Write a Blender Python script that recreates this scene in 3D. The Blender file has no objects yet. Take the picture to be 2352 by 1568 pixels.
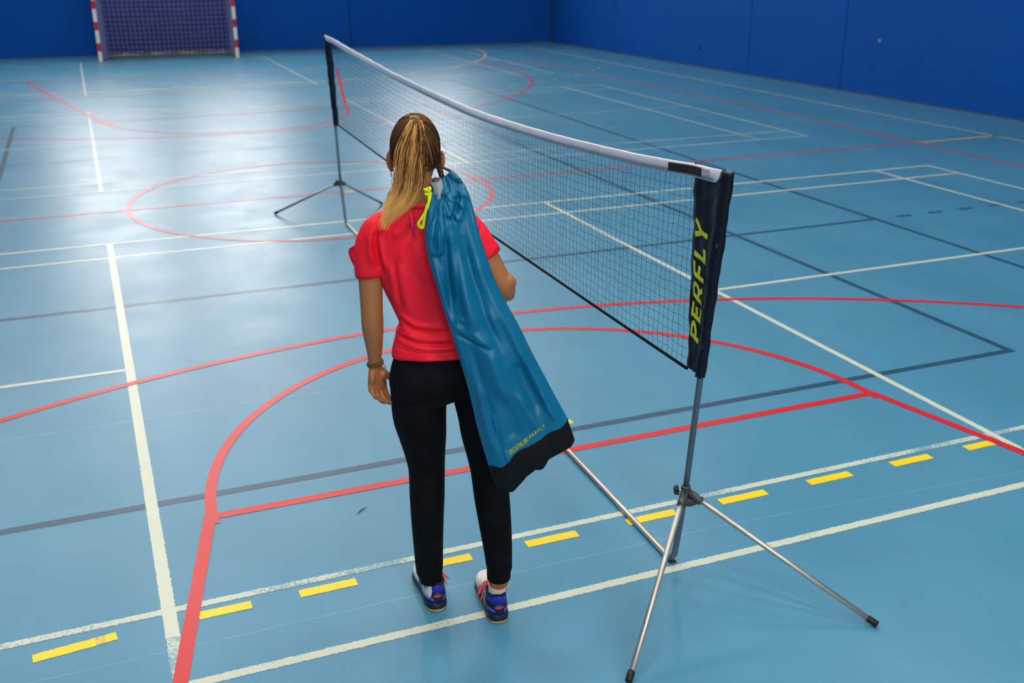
import bpy, bmesh, math, random
import numpy as np
from mathutils import Vector, Matrix

random.seed(7); rng = np.random.default_rng(7)
scn = bpy.context.scene
COL = scn.collection

# ------------------------------------------------------------------ camera
CAM_P = np.array([-2.017421, -6.081564, 2.279452])
FPX, CYAW, CPITCH, CROLL = 2402.2488, 0.381357, -0.3574723, -0.0042392
W, H = 2352, 1568
def cam_axes():
    f = np.array([math.sin(CYAW)*math.cos(CPITCH), math.cos(CYAW)*math.cos(CPITCH), math.sin(CPITCH)])
    r = np.array([math.cos(CYAW), -math.sin(CYAW), 0.0]); u = np.cross(r, f)
    c, s = math.cos(CROLL), math.sin(CROLL)
    return c*r+s*u, -s*r+c*u, f
CR, CU, CF = cam_axes()
cam = bpy.data.cameras.new('camera'); cam_o = bpy.data.objects.new('camera', cam); COL.objects.link(cam_o)
cam.sensor_width = 36.0; cam.sensor_fit = 'HORIZONTAL'; cam.lens = 36.0*FPX/W
cam.clip_start = 0.05; cam.clip_end = 200
cam_o.matrix_world = Matrix(((CR[0], CU[0], -CF[0], CAM_P[0]), (CR[1], CU[1], -CF[1], CAM_P[1]),
                             (CR[2], CU[2], -CF[2], CAM_P[2]), (0, 0, 0, 1)))
cam.dof.use_dof = True; cam.dof.focus_distance = 3.55; cam.dof.aperture_fstop = 3.6
scn.camera = cam_o

# ------------------------------------------------------------------ world, exposure
wd = bpy.data.worlds.new('world'); scn.world = wd; wd.use_nodes = True
wd.node_tree.nodes['Background'].inputs[0].default_value = (0.55, 0.65, 0.8, 1)
wd.node_tree.nodes['Background'].inputs[1].default_value = 0.3
vs = scn.view_settings
vs.view_transform = 'Standard'; vs.look = 'None'; vs.gamma = 1.0; vs.use_curve_mapping = False
vs.exposure = 0.35
LAMP_STRENGTH = 35.5      # ceiling luminaires
WINDOW_STRENGTH = 6.6     # daylight behind the frosted window panes

# ------------------------------------------------------------------ helpers
def lin(c):
    return tuple(((x/255.0)/12.92 if x/255.0 <= 0.04045 else ((x/255.0+0.055)/1.055)**2.4) for x in c)+(1.0,)

def put(name, o, parent=None, label=None, cat=None, group=None, kind=None):
    if parent is not None: o.parent = parent
    if label: o['label'] = label
    if cat: o['category'] = cat
    if group: o['group'] = group
    if kind: o['kind'] = kind
    return o

def mesh(name, v, f, mat, parent=None, smooth=True, **k):
    me = bpy.data.meshes.new(name)
    me.from_pydata([tuple(map(float, p)) for p in v], [], [tuple(map(int, q)) for q in f])
    me.update()
    if smooth: me.polygons.foreach_set('use_smooth', [True]*len(me.polygons))
    if mat is not None: me.materials.append(mat)
    o = bpy.data.objects.new(name, me); COL.objects.link(o)
    return put(name, o, parent, **k)

def empty(name, loc=(0, 0, 0), rotz=0, **k):
    o = bpy.data.objects.new(name, None); COL.objects.link(o)
    o.location = loc; o.rotation_euler = (0, 0, rotz); o.empty_display_size = 0.1
    return put(name, o, **k)

class MB:
    def __init__(s): s.v = []; s.f = []
    def add(s, v, f):
        b = len(s.v); s.v += [tuple(p) for p in v]; s.f += [tuple(i+b for i in q) for q in f]; return s
    def obj(s, name, mat, parent=None, smooth=True, **k): return mesh(name, s.v, s.f, mat, parent, smooth, **k)

def box(x0, x1, y0, y1, z0, z1):
    v = [(x, y, z) for z in (z0, z1) for y in (y0, y1) for x in (x0, x1)]
    return v, [(0, 2, 3, 1), (4, 5, 7, 6), (0, 1, 5, 4), (2, 6, 7, 3), (0, 4, 6, 2), (1, 3, 7, 5)]

def obox(a, b, w, t, up=(0, 0, 1)):
    """box from point a to b, width w (sideways) and thickness t (along up)"""
    a = np.array(a, float); b = np.array(b, float); d = b-a; d /= np.linalg.norm(d)
    up = np.array(up, float); s = np.cross(d, up); s /= np.linalg.norm(s); u = np.cross(s, d)
    v = []
    for p in (a, b):
        for i, j in ((-1, -1), (1, -1), (1, 1), (-1, 1)): v.append(p+s*w/2*i+u*t/2*j)
    return v, [(0, 3, 2, 1), (4, 5, 6, 7), (0, 1, 5, 4), (1, 2, 6, 5), (2, 3, 7, 6), (3, 0, 4, 7)]

def loft(rings, cap=True, closed=True):
    n = len(rings[0]); v = [p for r in rings for p in r]; f = []
    for i in range(len(rings)-1):
        for j in range(n if closed else n-1):
            k = (j+1) % n
            f.append((i*n+j, i*n+k, (i+1)*n+k, (i+1)*n+j))
    if cap:
        f.append(tuple(range(n-1, -1, -1))); f.append(tuple((len(rings)-1)*n+j for j in range(n)))
    return v, f

def frames(P, ref=None):
    P = np.array(P, float); m = len(P)
    T = np.gradient(P, axis=0); T /= np.linalg.norm(T, axis=1)[:, None]+1e-12
    r = np.array(ref if ref is not None else ((1, 0, 0) if abs(T[0][0]) < .8 else (0, 1, 0)), float)
    A = []; B = []
    a = r-T[0]*(r@T[0]); a /= np.linalg.norm(a)
    for i in range(m):
        a = a-T[i]*(a@T[i]); a /= np.linalg.norm(a); A.append(a); B.append(np.cross(T[i], a))
    return P, T, np.array(A), np.array(B)

def tube(P, R, n=12, cap=True, ref=None):
    """R: list of radius or (ra, rb); ra along ref direction"""
    P, T, A, B = frames(P, ref); rings = []
    if np.isscalar(R): R = [R]*len(P)
    for i in range(len(P)):
        ra, rb = (R[i], R[i]) if np.isscalar(R[i]) else R[i]
        rings.append([P[i]+A[i]*ra*math.cos(2*math.pi*j/n)+B[i]*rb*math.sin(2*math.pi*j/n) for j in range(n)])
    return loft(rings, cap)

def spline(K, m):
    """Catmull-Rom through key points K (any dimension), m samples"""
    K = np.array(K, float); n = len(K)
    out = []
    for t in np.linspace(0, n-1, m):
        i = min(int(t), n-2); u = t-i
        p0, p1, p2, p3 = K[max(i-1, 0)], K[i], K[i+1], K[min(i+2, n-1)]
        out.append(.5*((2*p1)+(-p0+p2)*u+(2*p0-5*p1+4*p2-p3)*u*u+(-p0+3*p1-3*p2+p3)*u**3))
    return np.array(out)

def stube(K, m=16, n=12, ref=None, cap=True):
    """tube through keys (x,y,z,ra,rb) or (x,y,z,r), rounded ends"""
    S = spline(K, m)
    R = [(q[3], q[4]) if S.shape[1] > 4 else q[3] for q in S]
    return tube(S[:, :3], R, n, cap, ref)

def ellipsoid(c, r, nu=20, nv=14, rot=None):
    rings = []
    M = np.array(rot) if rot is not None else np.eye(3)
    for i in range(nv+1):
        th = math.pi*(i+.001)/(nv+.002)
        rings.append([np.array(c)+M@np.array((r[0]*math.sin(th)*math.cos(2*math.pi*j/nu), r[1]*math.sin(th)*math.sin(2*math.pi*j/nu), -r[2]*math.cos(th))) for j in range(nu)])
    return loft(rings)

def remesh(mb, voxel, smooth=4, fac=.5):
    me = bpy.data.meshes.new('tmp'); me.from_pydata(mb.v, [], mb.f); me.update()
    bm = bmesh.new(); bm.from_mesh(me); bmesh.ops.recalc_face_normals(bm, faces=bm.faces); bm.to_mesh(me); bm.free()
    o = bpy.data.objects.new('tmp', me); COL.objects.link(o)
    r = o.modifiers.new('r', 'REMESH'); r.mode = 'VOXEL'; r.voxel_size = voxel
    s = o.modifiers.new('s', 'SMOOTH'); s.iterations = smooth; s.factor = fac
    dg = bpy.context.evaluated_depsgraph_get()
    out = bpy.data.meshes.new_from_object(o.evaluated_get(dg))
    bpy.data.objects.remove(o); bpy.data.meshes.remove(me)
    return out

def getv(me):
    a = np.empty(len(me.vertices)*3); me.vertices.foreach_get('co', a)
    b = np.empty(len(me.vertices)*3); me.vertices.foreach_get('normal', b)
    return a.reshape(-1, 3), b.reshape(-1, 3)
def setv(me, v): me.vertices.foreach_set('co', v.ravel()); me.update()

def link(name, me, mat, parent=None, **k):
    me.name = name; me.materials.clear(); me.materials.append(mat)
    me.polygons.foreach_set('use_smooth', [True]*len(me.polygons))
    o = bpy.data.objects.new(name, me); COL.objects.link(o)
    return put(name, o, parent, **k)

def sstep(a, b, x): t = np.clip((x-a)/(b-a), 0, 1); return t*t*(3-2*t)

# ------------------------------------------------------------------ materials
def newmat(name):
    m = bpy.data.materials.new(name); m.use_nodes = True
    return m, m.node_tree, m.node_tree.nodes['Principled BSDF']
def nnode(nt, t, **k):
    n = nt.nodes.new(t)
    for a, b in k.items(): setattr(n, a, b)
    return n
def noise(nt, scale, detail=3, rough=.5, vec=None):
    n = nnode(nt, 'ShaderNodeTexNoise'); n.inputs['Scale'].default_value = scale
    n.inputs['Detail'].default_value = detail; n.inputs['Roughness'].default_value = rough
    if vec is not None: nt.links.new(vec, n.inputs['Vector'])
    return n
def ramp(nt, src, stops):
    r = nnode(nt, 'ShaderNodeValToRGB'); e = r.color_ramp.elements
    while len(e) < len(stops): e.new(.5)
    for i, (p, c) in enumerate(stops): e[i].position = p; e[i].color = c
    nt.links.new(src, r.inputs[0]); return r
def mixc(nt, fac, a, b):
    m = nnode(nt, 'ShaderNodeMix', data_type='RGBA')
    for sock, val in ((m.inputs[0], fac), (m.inputs[6], a), (m.inputs[7], b)):
        if hasattr(val, 'is_linked'): nt.links.new(val, sock)
        else: sock.default_value = val
    return m.outputs[2]

def mat(name, rgb, rough=.5, metal=0., vary=.06, vscale=8., bump=0., bscale=60., spec=.5, sheen=0., sss=0., coat=0.):
    m, nt, b = newmat(name)
    tc = nnode(nt, 'ShaderNodeTexCoord'); n = noise(nt, vscale, 4, .55, tc.outputs['Object'])
    c = lin(rgb); k = 1+vary; d = 1-vary
    r = ramp(nt, n.outputs['Fac'], [(.3, (c[0]*d, c[1]*d, c[2]*d, 1)), (.7, (min(c[0]*k, 1), min(c[1]*k, 1), min(c[2]*k, 1), 1))])
    nt.links.new(r.outputs[0], b.inputs['Base Color'])
    b.inputs['Roughness'].default_value = rough; b.inputs['Metallic'].default_value = metal
    b.inputs['Specular IOR Level'].default_value = spec
    if sheen: b.inputs['Sheen Weight'].default_value = sheen
    if coat: b.inputs['Coat Weight'].default_value = coat
    if sss:
        b.inputs['Subsurface Weight'].default_value = sss; b.inputs['Subsurface Radius'].default_value = (.012, .005, .003)
        b.inputs['Subsurface Scale'].default_value = 1.0
    if bump:
        n2 = noise(nt, bscale, 3, .6, tc.outputs['Object']); bp = nnode(nt, 'ShaderNodeBump')
        bp.inputs['Strength'].default_value = bump; bp.inputs['Distance'].default_value = .004
        nt.links.new(n2.outputs['Fac'], bp.inputs['Height']); nt.links.new(bp.outputs[0], b.inputs['Normal'])
    return m

FLOOR_A, FLOOR_B = (66, 131, 161), (78, 143, 174)
FLOOR_ROUGH = .36
def floor_colour(nt, tc):
    mp = nnode(nt, 'ShaderNodeMapping'); mp.inputs['Scale'].default_value = (1.0, .45, 1); nt.links.new(tc.outputs['Object'], mp.inputs[0])
    a = noise(nt, 1.3, 5, .6, mp.outputs[0]); r = ramp(nt, a.outputs['Fac'], [(.3, lin(FLOOR_A)), (.7, lin(FLOOR_B))])
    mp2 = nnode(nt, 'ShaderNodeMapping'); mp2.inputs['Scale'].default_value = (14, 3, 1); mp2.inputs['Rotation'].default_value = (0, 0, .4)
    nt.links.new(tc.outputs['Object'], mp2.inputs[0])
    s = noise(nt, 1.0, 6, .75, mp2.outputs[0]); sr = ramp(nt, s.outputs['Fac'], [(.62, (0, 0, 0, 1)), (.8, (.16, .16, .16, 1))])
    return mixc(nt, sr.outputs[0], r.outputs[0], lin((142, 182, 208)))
def floor_gloss(nt, b, tc):
    b.inputs['Specular IOR Level'].default_value = .5
    n = noise(nt, 2.2, 4, .6, tc.outputs['Object'])
    r = ramp(nt, n.outputs['Fac'], [(.3, (FLOOR_ROUGH-.03,)*3+(1,)), (.7, (FLOOR_ROUGH+.05,)*3+(1,))])
    nt.links.new(r.outputs[0], b.inputs['Roughness'])
    n2 = noise(nt, 26, 3, .6, tc.outputs['Object']); bp = nnode(nt, 'ShaderNodeBump')
    bp.inputs['Strength'].default_value = .10; bp.inputs['Distance'].default_value = .004
    nt.links.new(n2.outputs['Fac'], bp.inputs['Height']); nt.links.new(bp.outputs[0], b.inputs['Normal'])
def floor_mat():
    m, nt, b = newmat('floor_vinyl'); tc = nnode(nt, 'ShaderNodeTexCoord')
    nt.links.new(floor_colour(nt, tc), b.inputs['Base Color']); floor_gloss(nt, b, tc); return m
def paint_mat(name, rgb, wear=0., patch=0., alpha=1.):
    """court paint: its own colour, worn through to the floor colour in noise-shaped flecks"""
    m, nt, b = newmat(name); tc = nnode(nt, 'ShaderNodeTexCoord')
    fl = floor_colour(nt, tc)
    n = noise(nt, 3.0, 2, .5, tc.outputs['Object']); n2 = noise(nt, 75, 5, .75, tc.outputs['Object'])
    add = nnode(nt, 'ShaderNodeMath', operation='MULTIPLY_ADD')
    nt.links.new(n.outputs['Fac'], add.inputs[0]); add.inputs[1].default_value = patch; nt.links.new(n2.outputs['Fac'], add.inputs[2])
    r = ramp(nt, add.outputs[0], [(.70+patch*.5-wear, (1-alpha,)*3+(1,)), (.76+patch*.5-wear, (min(1, 1-alpha+.7*(1 if wear else 0)),)*3+(1,))])
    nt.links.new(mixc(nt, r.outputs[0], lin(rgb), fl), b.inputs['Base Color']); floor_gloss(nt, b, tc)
    return m

M = {}
M['floor'] = floor_mat()
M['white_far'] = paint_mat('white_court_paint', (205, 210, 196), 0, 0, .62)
M['white'] = paint_mat('white_court_paint_strong', (214, 216, 196), .02, 0, .92)
M['white_worn'] = paint_mat('white_court_paint_worn', (206, 212, 190), .10, .35, .95)
M['white_scuffed'] = paint_mat('white_court_paint_scuffed', (206, 212, 190), .20, .75, .95)
M['red'] = paint_mat('red_court_paint', (210, 12, 18), 0, 0, .97)
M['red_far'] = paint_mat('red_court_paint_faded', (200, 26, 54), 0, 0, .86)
M['yellow'] = paint_mat('yellow_tape', (250, 212, 6), .0, 0, 1)
M['yellow_worn'] = paint_mat('yellow_tape_worn', (240, 205, 20), .22, 0, 1)
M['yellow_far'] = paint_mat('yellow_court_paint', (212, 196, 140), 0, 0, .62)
M['yellow_mid'] = paint_mat('yellow_line_paint', (225, 190, 90), 0, 0, .8)
M['slate'] = paint_mat('slate_court_paint', (28, 54, 82), 0, 0, .84)
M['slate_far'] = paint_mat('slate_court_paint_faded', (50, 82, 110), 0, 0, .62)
M['seam'] = paint_mat('weld_seam', (150, 190, 212), .05, .4, .4)
M['wall_blue'] = mat('blue_wall_panel', (0, 78, 160), .7, vary=.05, vscale=.8, bump=.03, bscale=30, spec=.12)
M['wall_upper'] = mat('upper_wall_blue_grey', (60, 84, 118), .8, vscale=.5)
M['dark_gap'] = mat('wall_backing', (8, 26, 66), .8)
M['ceiling'] = mat('ceiling_grey', (150, 158, 168), .9, vscale=.4)
M['base'] = mat('baseboard_brown_grey', (70, 74, 100), .6)
M['metal'] = mat('brushed_aluminium', (206, 198, 184), .42, .85, vary=.05, vscale=30)
M['metal_dark'] = mat('grey_steel', (98, 112, 122), .45, .55, vary=.05)  # darker grey for the net poles
M['hub'] = mat('dark_grey_plastic', (58, 60, 62), .42, vary=.05)
M['black_rubber'] = mat('black_rubber', (14, 14, 15), .6)
M['rivet'] = mat('bright_rivet', (226, 226, 224), .25, 1.0)
M['banner'] = mat('navy_nylon', (9, 13, 27), .5, vary=.15, vscale=20, bump=.25, bscale=45, spec=.3)
M['lime'] = mat('lime_print', (206, 214, 8), .5, vary=.03)
M['band'] = mat('white_vinyl_tape', (226, 224, 232), .4, vary=.03, bump=.05, bscale=25)
M['stitch'] = mat('dark_thread', (40, 40, 60), .8)
M['velcro'] = mat('black_hook_tape', (10, 10, 11), .85, bump=.3, bscale=400)
M['velcro_grey'] = mat('grey_hook_patch', (176, 176, 196), .7)
M['cord'] = mat('net_cord', (14, 22, 28), .9, spec=.1)
M['net_tape'] = mat('black_net_tape', (8, 9, 9), .85, spec=.15)
M['goal_bar'] = mat('goal_frame_tan', (150, 142, 128), .6, vary=.2)
M['goal_cord_pale'] = mat('goal_net_pale', (134, 136, 186), .8)
M['goal_cord_dark'] = mat('goal_net_dark', (6, 36, 92), .8)
M['window_frame'] = mat('window_frame_grey', (120, 128, 138), .5)
M['lamp_body'] = mat('lamp_housing_white', (220, 220, 216), .5)
M['bolt_dark'] = mat('bolt_dark', (10, 20, 40), .5); M['bolt_pale'] = mat('bolt_pale', (120, 140, 170), .4, .6)
def emis(name, rgb, s):
    m, nt, b = newmat(name); b.inputs['Base Color'].default_value = lin(rgb)
    b.inputs['Emission Color'].default_value = lin(rgb); b.inputs['Emission Strength'].default_value = s; return m
M['pane'] = emis('daylit_frosted_pane', (255, 250, 244), WINDOW_STRENGTH)
M['diffuser'] = emis('lamp_diffuser', (255, 250, 240), LAMP_STRENGTH)

# ------------------------------------------------------------------ hall
def far_y(x): return 21.07-(x+3.67)*0.06372
def right_x(y): return 9.67+(20.22-y)*0.0335
XL, YB, ZT = -10.6, -12.6, 8.0
xr0, xr1 = right_x(20.22), right_x(YB)
fl = mesh('floor', [(XL, YB, 0), (xr1, YB, 0), (9.67, 20.22, 0), (XL, far_y(XL), 0)], [(0, 1, 2, 3)], M['floor'], smooth=False, kind='structure')
mesh('ceiling', [(XL, YB, ZT), (xr1, YB, ZT), (9.67, 20.22, ZT), (XL, far_y(XL), ZT)], [(3, 2, 1, 0)], M['ceiling'], smooth=False, kind='structure')
def wall(name, a, b, z0=0., z1=ZT, t=.2, mat_='wall_upper'):
    a = np.array(a, float); b = np.array(b, float); d = (b-a)/np.linalg.norm(b-a); n = np.array((-d[1], d[0]))  # n points into the hall
    q = [a, b, b-n*t, a-n*t]
    v = [(*p, z) for z in (z0, z1) for p in q]
    o = mesh(name, v, [(3, 2, 1, 0), (4, 5, 6, 7), (0, 1, 5, 4), (1, 2, 6, 5), (2, 3, 7, 6), (3, 0, 4, 7)], M[mat_], smooth=False, kind='structure')
    return o, a, d, n
PB = .06   # wall planes lie this far behind the panel faces
wf, fa, fd, fn = wall('wall_far', (9.87, far_y(9.87)+PB), (XL-.2, far_y(XL-.2)+PB))
wr, ra_, rd, rn = wall('wall_right', (xr1+PB, YB-.2), (right_x(20.42)+PB, 20.42))
wl, la, ld, ln = wall('wall_left', (XL, far_y(XL)+.2), (XL, YB-.2))
wb, ba, bd, bn = wall('wall_back', (XL-.2, YB), (xr1+.3, YB))
def panels(parent, a, d, n, cuts, z1=3.0):
    for s0, s1 in zip(cuts[:-1], cuts[1:]):
        p = a+d*(s0+.006); q = a+d*(s1-.006)
        c = [p+n*.002, q+n*.002, q+n*PB, p+n*PB]; e = .012
        ci = [p+d*e+n*PB, q-d*e+n*PB]
        v = []
        for z, k in ((.015, 0), (z1, 0)):
            v += [(*c[0], z), (*c[1], z), (*(q+n*(PB-.008)), z), (*ci[1], z), (*ci[0], z), (*(p+n*(PB-.008)), z)]
        f = [(5, 4, 3, 2, 1, 0), (6, 7, 8, 9, 10, 11)]+[(i, (i+1) % 6, 6+(i+1) % 6, 6+i) for i in range(6)]
        mesh('wall_panel', v, f, M['wall_blue'], parent, smooth=False)
def s_on(a, d, p): return float((np.array(p)-a)@d)
panels(wf, fa, fd, fn, [s_on(fa, fd, (x, far_y(x))) for x in (9.67, 4.37, -.93, -6.23, -10.55)])
panels(wr, ra_, rd, rn, [s_on(ra_, rd, (right_x(y), y)) for y in (-12.4, -7.1, -1.8, 3.5, 8.85, 11.5, 16.78, 20.15)])
panels(wl, la, ld, ln, [.3+i*5.3 for i in range(7)])
panels(wb, ba, bd, bn, [.3+i*5.1 for i in range(5)])
for nm, (a, d, n), L in (('baseboard_right', (ra_, rd, rn), 32.9), ('baseboard_far', (fa, fd, fn), 20.4)):
    p = a+n*(PB+.004)+d*.2; q = p+d*L
    mesh(nm, *obox((*p, .0125), (*q, .0125), .012, .022), M['base'], smooth=False, kind='structure')
# wall fittings: two bolts on the right wall
for y, z, mk in ((13.18, .39, 'bolt_dark'), (8.0, .88, 'bolt_pale')):
    x = right_x(y)
    mesh('panel_bolt', *tube([(x+.0, y, z), (x-.012, y, z), (x-.018, y, z)], [.035, .035, .02], 12), M[mk], wr)
# high frosted windows in the far wall (their daylight shows as the sheen on the floor)
WIN = [(-2.75, -.55), (.3, 2.55), (5.3, 7.4)]
def window(i, x, y, rot, h, z0=3.1, z1=7.5):
    w = empty('window_%d' % i, (x, y, 0), rot, kind='structure'); mb = MB()
    for z in (z0, z1): mb.add(*box(-h-.05, h+.05, -.07, -.002, z-.05, z+.05))
    for q in (-h, h): mb.add(*box(q-.05, q+.05, -.07, -.002, z0+.05, z1-.05))
    mb.obj('window_frame', M['window_frame'], w, smooth=False)
    for j in range(2):
        for k in range(3):
            xa = -h+.05+j*(2*h-.1)/2; xb = xa+(2*h-.1)/2; za = z0+.05+k*(z1-z0-.1)/3; zb = za+(z1-z0-.1)/3
            mesh('window_pane', *box(xa+.012, xb-.012, -.04, -.02, za+.012, zb-.012), M['pane'], w, smooth=False)
    mb = MB(); mb.add(*box(-.012, .012, -.055, -.002, z0+.05, z1-.05))
    for k in (1, 2): mb.add(*box(-h+.05, h-.05, -.055, -.003, z0+.05+k*(z1-z0-.1)/3-.012, z0+.05+k*(z1-z0-.1)/3+.012))
    mb.obj('glazing_bar', M['window_frame'], w, smooth=False)
for i, (x0, x1) in enumerate(WIN):
    window(i+1, (x0+x1)/2, far_y((x0+x1)/2)+PB, math.atan(-0.06372), (x1-x0)/2)
for i, x in enumerate((-3.4, .2)):      # unseen windows added behind the camera to brighten the person's back
    window(4+i, x, YB, math.pi, 1.3)
# ceiling luminaires
hb = bpy.data.meshes.new('lamp_housing'); v, f = box(-.42, .42, -.42, .42, .0, .1); hb.from_pydata(v, [], f); hb.materials.append(M['lamp_body'])
db = bpy.data.meshes.new('lamp_diffuser'); v, f = box(-.36, .36, -.36, .36, -.03, .0); db.from_pydata(v, [], f); db.materials.append(M['diffuser'])
for ix, x in enumerate((-4.2, -1.4, 1.6, 6.4)):
    for iy, y in enumerate((-6.9,)+(-2.4, 1.8, 8.0, 13.2)+((17.0,) if x < -3 else ())):
        e = empty('ceiling_light', (x, y, ZT-.35), label='square white ceiling lamp hanging over the sports hall floor', cat='lamp', group='rows of ceiling lamps')
        for nm, me in (('housing', hb), ('diffuser', db)):
            o = bpy.data.objects.new(nm, me); COL.objects.link(o); o.parent = e
        for yy in (-.3, .3): mesh('hanger', *tube([(0, yy, .1), (0, yy, .35)], .01, 6), M['lamp_body'], e)

# ------------------------------------------------------------------ court markings (painted strips on the floor)
def strip(pts, w, mk, z, jag=0., closed=False, name='court_line', label=None, step=.5):
    P = np.array(pts, float)
    if jag:   # resample densely, ragged roller edge
        seg = np.linalg.norm(np.diff(P, axis=0), axis=1); L = np.r_[0, np.cumsum(seg)]; m = max(2, int(L[-1]/.007))
        s = np.linspace(0, L[-1], m); P = np.c_[np.interp(s, L, P[:, 0]), np.interp(s, L, P[:, 1])]
    T = np.gradient(P, axis=0)
    if closed: T = np.roll(P[:-1], -1, 0)-np.roll(P[:-1], 1, 0); T = np.r_[T, T[:1]]
    T /= np.linalg.norm(T, axis=1)[:, None]; N = np.c_[-T[:, 1], T[:, 0]]
    m = len(P); ja = rng.normal(0, jag, m) if jag else np.zeros(m); jb = rng.normal(0, jag, m) if jag else np.zeros(m)
    v = [(*(P[i]+N[i]*(w/2+ja[i])), z) for i in range(m)]+[(*(P[i]-N[i]*(w/2+jb[i])), z) for i in range(m)]
    f = [(i, m+i, m+i+1, i+1) for i in range(m-1)]
    o = mesh(name, v, f, M[mk], fl, smooth=False)
    if label: o['label'] = label
    return o
def arc(cx, cy, r, a0, a1, n=64): return [(cx+r*math.cos(math.radians(a0+(a1-a0)*i/n)), cy+r*math.sin(math.radians(a0+(a1-a0)*i/n))) for i in range(n+1)]
ZS, ZW, ZY, ZR = .0006, .0010, .0014, .0018
def badminton(cy, near):
    wk = 'white' if near else 'white_far'; w = .04
    lab = 'white badminton court line'
    for sy in (-1, 1):
        for d in (3.03, 2.57):
            y = cy+sy*d
            if near and sy < 0:
                strip([(-6.7, y), (6.7, y)], w if d > 3 else w*.9, 'white_worn' if d > 3 else 'white_scuffed', ZW, .0014, label='ragged worn white badminton sideline')
            else: strip([(-6.7, y), (6.7, y)], w, wk, ZW, label=lab)
    for sx in (-1, 1):
        for x in (6.68, 5.94): strip([(sx*x, cy-3.05), (sx*x, cy+3.05)], w, wk, ZW+.0001, label=lab)
        if near:
            strip([(sx*1.98, cy+3.05), (sx*1.98, cy-1.2)], w*(1.25 if sx < 0 else 1.0), wk, ZW+.0001, label='white badminton service line')
            strip([(sx*1.98, cy-1.2), (sx*1.98, cy-2.74)], w*(1.25 if sx < 0 else 1.0), wk, ZW+.0001, .0013, label='white badminton service line with ragged edge')
            strip([(sx*1.98, cy-2.74), (sx*1.98, cy-2.98)], w*(1.2 if sx < 0 else .9), 'white_scuffed', ZW+.0001, .002, label='scuffed end of the white service line')
        else: strip([(sx*1.98, cy+3.05), (sx*1.98, cy-3.05)], w, wk, ZW+.0001, label=lab)
        strip([(sx*1.98, cy), (sx*6.7, cy)], w, wk, ZW+.0002, label='white badminton centre line')
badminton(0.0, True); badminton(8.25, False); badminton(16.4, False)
# slate volleyball lines
vb = 'slate grey volleyball line'
for x in (-4.46, 4.46): strip([(x, -4.7), (x, 13.2)], .05, 'slate', ZS, label=vb)
for x in (-2.98, 2.98): strip([(x, -1.74), (x, 10.2)], .05, 'slate', ZS+.0001, label=vb)
strip([(-3.0, -1.72), (3.0, -1.72)], .05, 'slate', ZS+.0002, .0008, label=vb)
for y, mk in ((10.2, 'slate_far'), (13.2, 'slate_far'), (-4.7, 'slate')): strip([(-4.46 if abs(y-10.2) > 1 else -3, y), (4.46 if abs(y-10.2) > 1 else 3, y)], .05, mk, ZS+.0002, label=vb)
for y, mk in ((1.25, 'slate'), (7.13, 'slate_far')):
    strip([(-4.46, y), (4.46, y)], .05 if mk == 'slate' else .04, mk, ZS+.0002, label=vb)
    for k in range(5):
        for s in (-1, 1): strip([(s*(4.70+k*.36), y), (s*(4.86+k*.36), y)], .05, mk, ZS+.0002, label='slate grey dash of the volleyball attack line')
# red basketball lines
rb = 'red basketball line'
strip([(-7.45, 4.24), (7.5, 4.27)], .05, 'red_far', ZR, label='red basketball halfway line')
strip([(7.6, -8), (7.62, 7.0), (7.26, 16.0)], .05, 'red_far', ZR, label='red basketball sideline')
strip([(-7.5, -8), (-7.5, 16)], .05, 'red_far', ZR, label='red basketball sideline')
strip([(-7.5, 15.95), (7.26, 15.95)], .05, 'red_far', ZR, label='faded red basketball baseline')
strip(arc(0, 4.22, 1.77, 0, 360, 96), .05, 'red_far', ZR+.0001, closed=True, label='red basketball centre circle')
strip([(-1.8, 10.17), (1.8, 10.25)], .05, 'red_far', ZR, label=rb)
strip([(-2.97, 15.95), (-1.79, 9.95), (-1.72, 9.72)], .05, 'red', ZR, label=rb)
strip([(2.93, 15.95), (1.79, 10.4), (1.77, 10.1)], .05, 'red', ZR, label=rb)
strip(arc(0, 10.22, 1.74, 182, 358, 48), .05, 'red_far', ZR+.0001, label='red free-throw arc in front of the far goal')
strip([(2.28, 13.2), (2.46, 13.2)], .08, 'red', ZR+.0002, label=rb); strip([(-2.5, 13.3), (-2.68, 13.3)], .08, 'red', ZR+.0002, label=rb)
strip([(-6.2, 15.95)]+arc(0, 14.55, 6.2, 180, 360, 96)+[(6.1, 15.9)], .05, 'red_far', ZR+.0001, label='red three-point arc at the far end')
strip(arc(0, -6.1, 6.2, 0, 180, 128), .05, 'red', ZR+.0001, label='red three-point arc behind the person')
strip([(-1.78, -1.925), (1.79, -1.925)], .05, 'red', ZR, label='red basketball free-throw line')
strip(arc(0.01, -1.96, 1.755, -1, 181, 96), .05, 'red', ZR+.0001, label='red free-throw arc around the net')
strip([(-1.75, -1.90), (-2.03, -3.25), (-3.0, -7.9)], .052, 'red', ZR+.0002, .0008, label='wide red side line of the basketball key')
strip([(1.77, -1.90), (2.05, -3.2), (3.0, -7.9)], .05, 'red', ZR+.0002, label=rb)
strip([(-2.03, -3.05), (-2.2, -3.05)], .05, 'red', ZR+.0003, label=rb)
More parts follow.
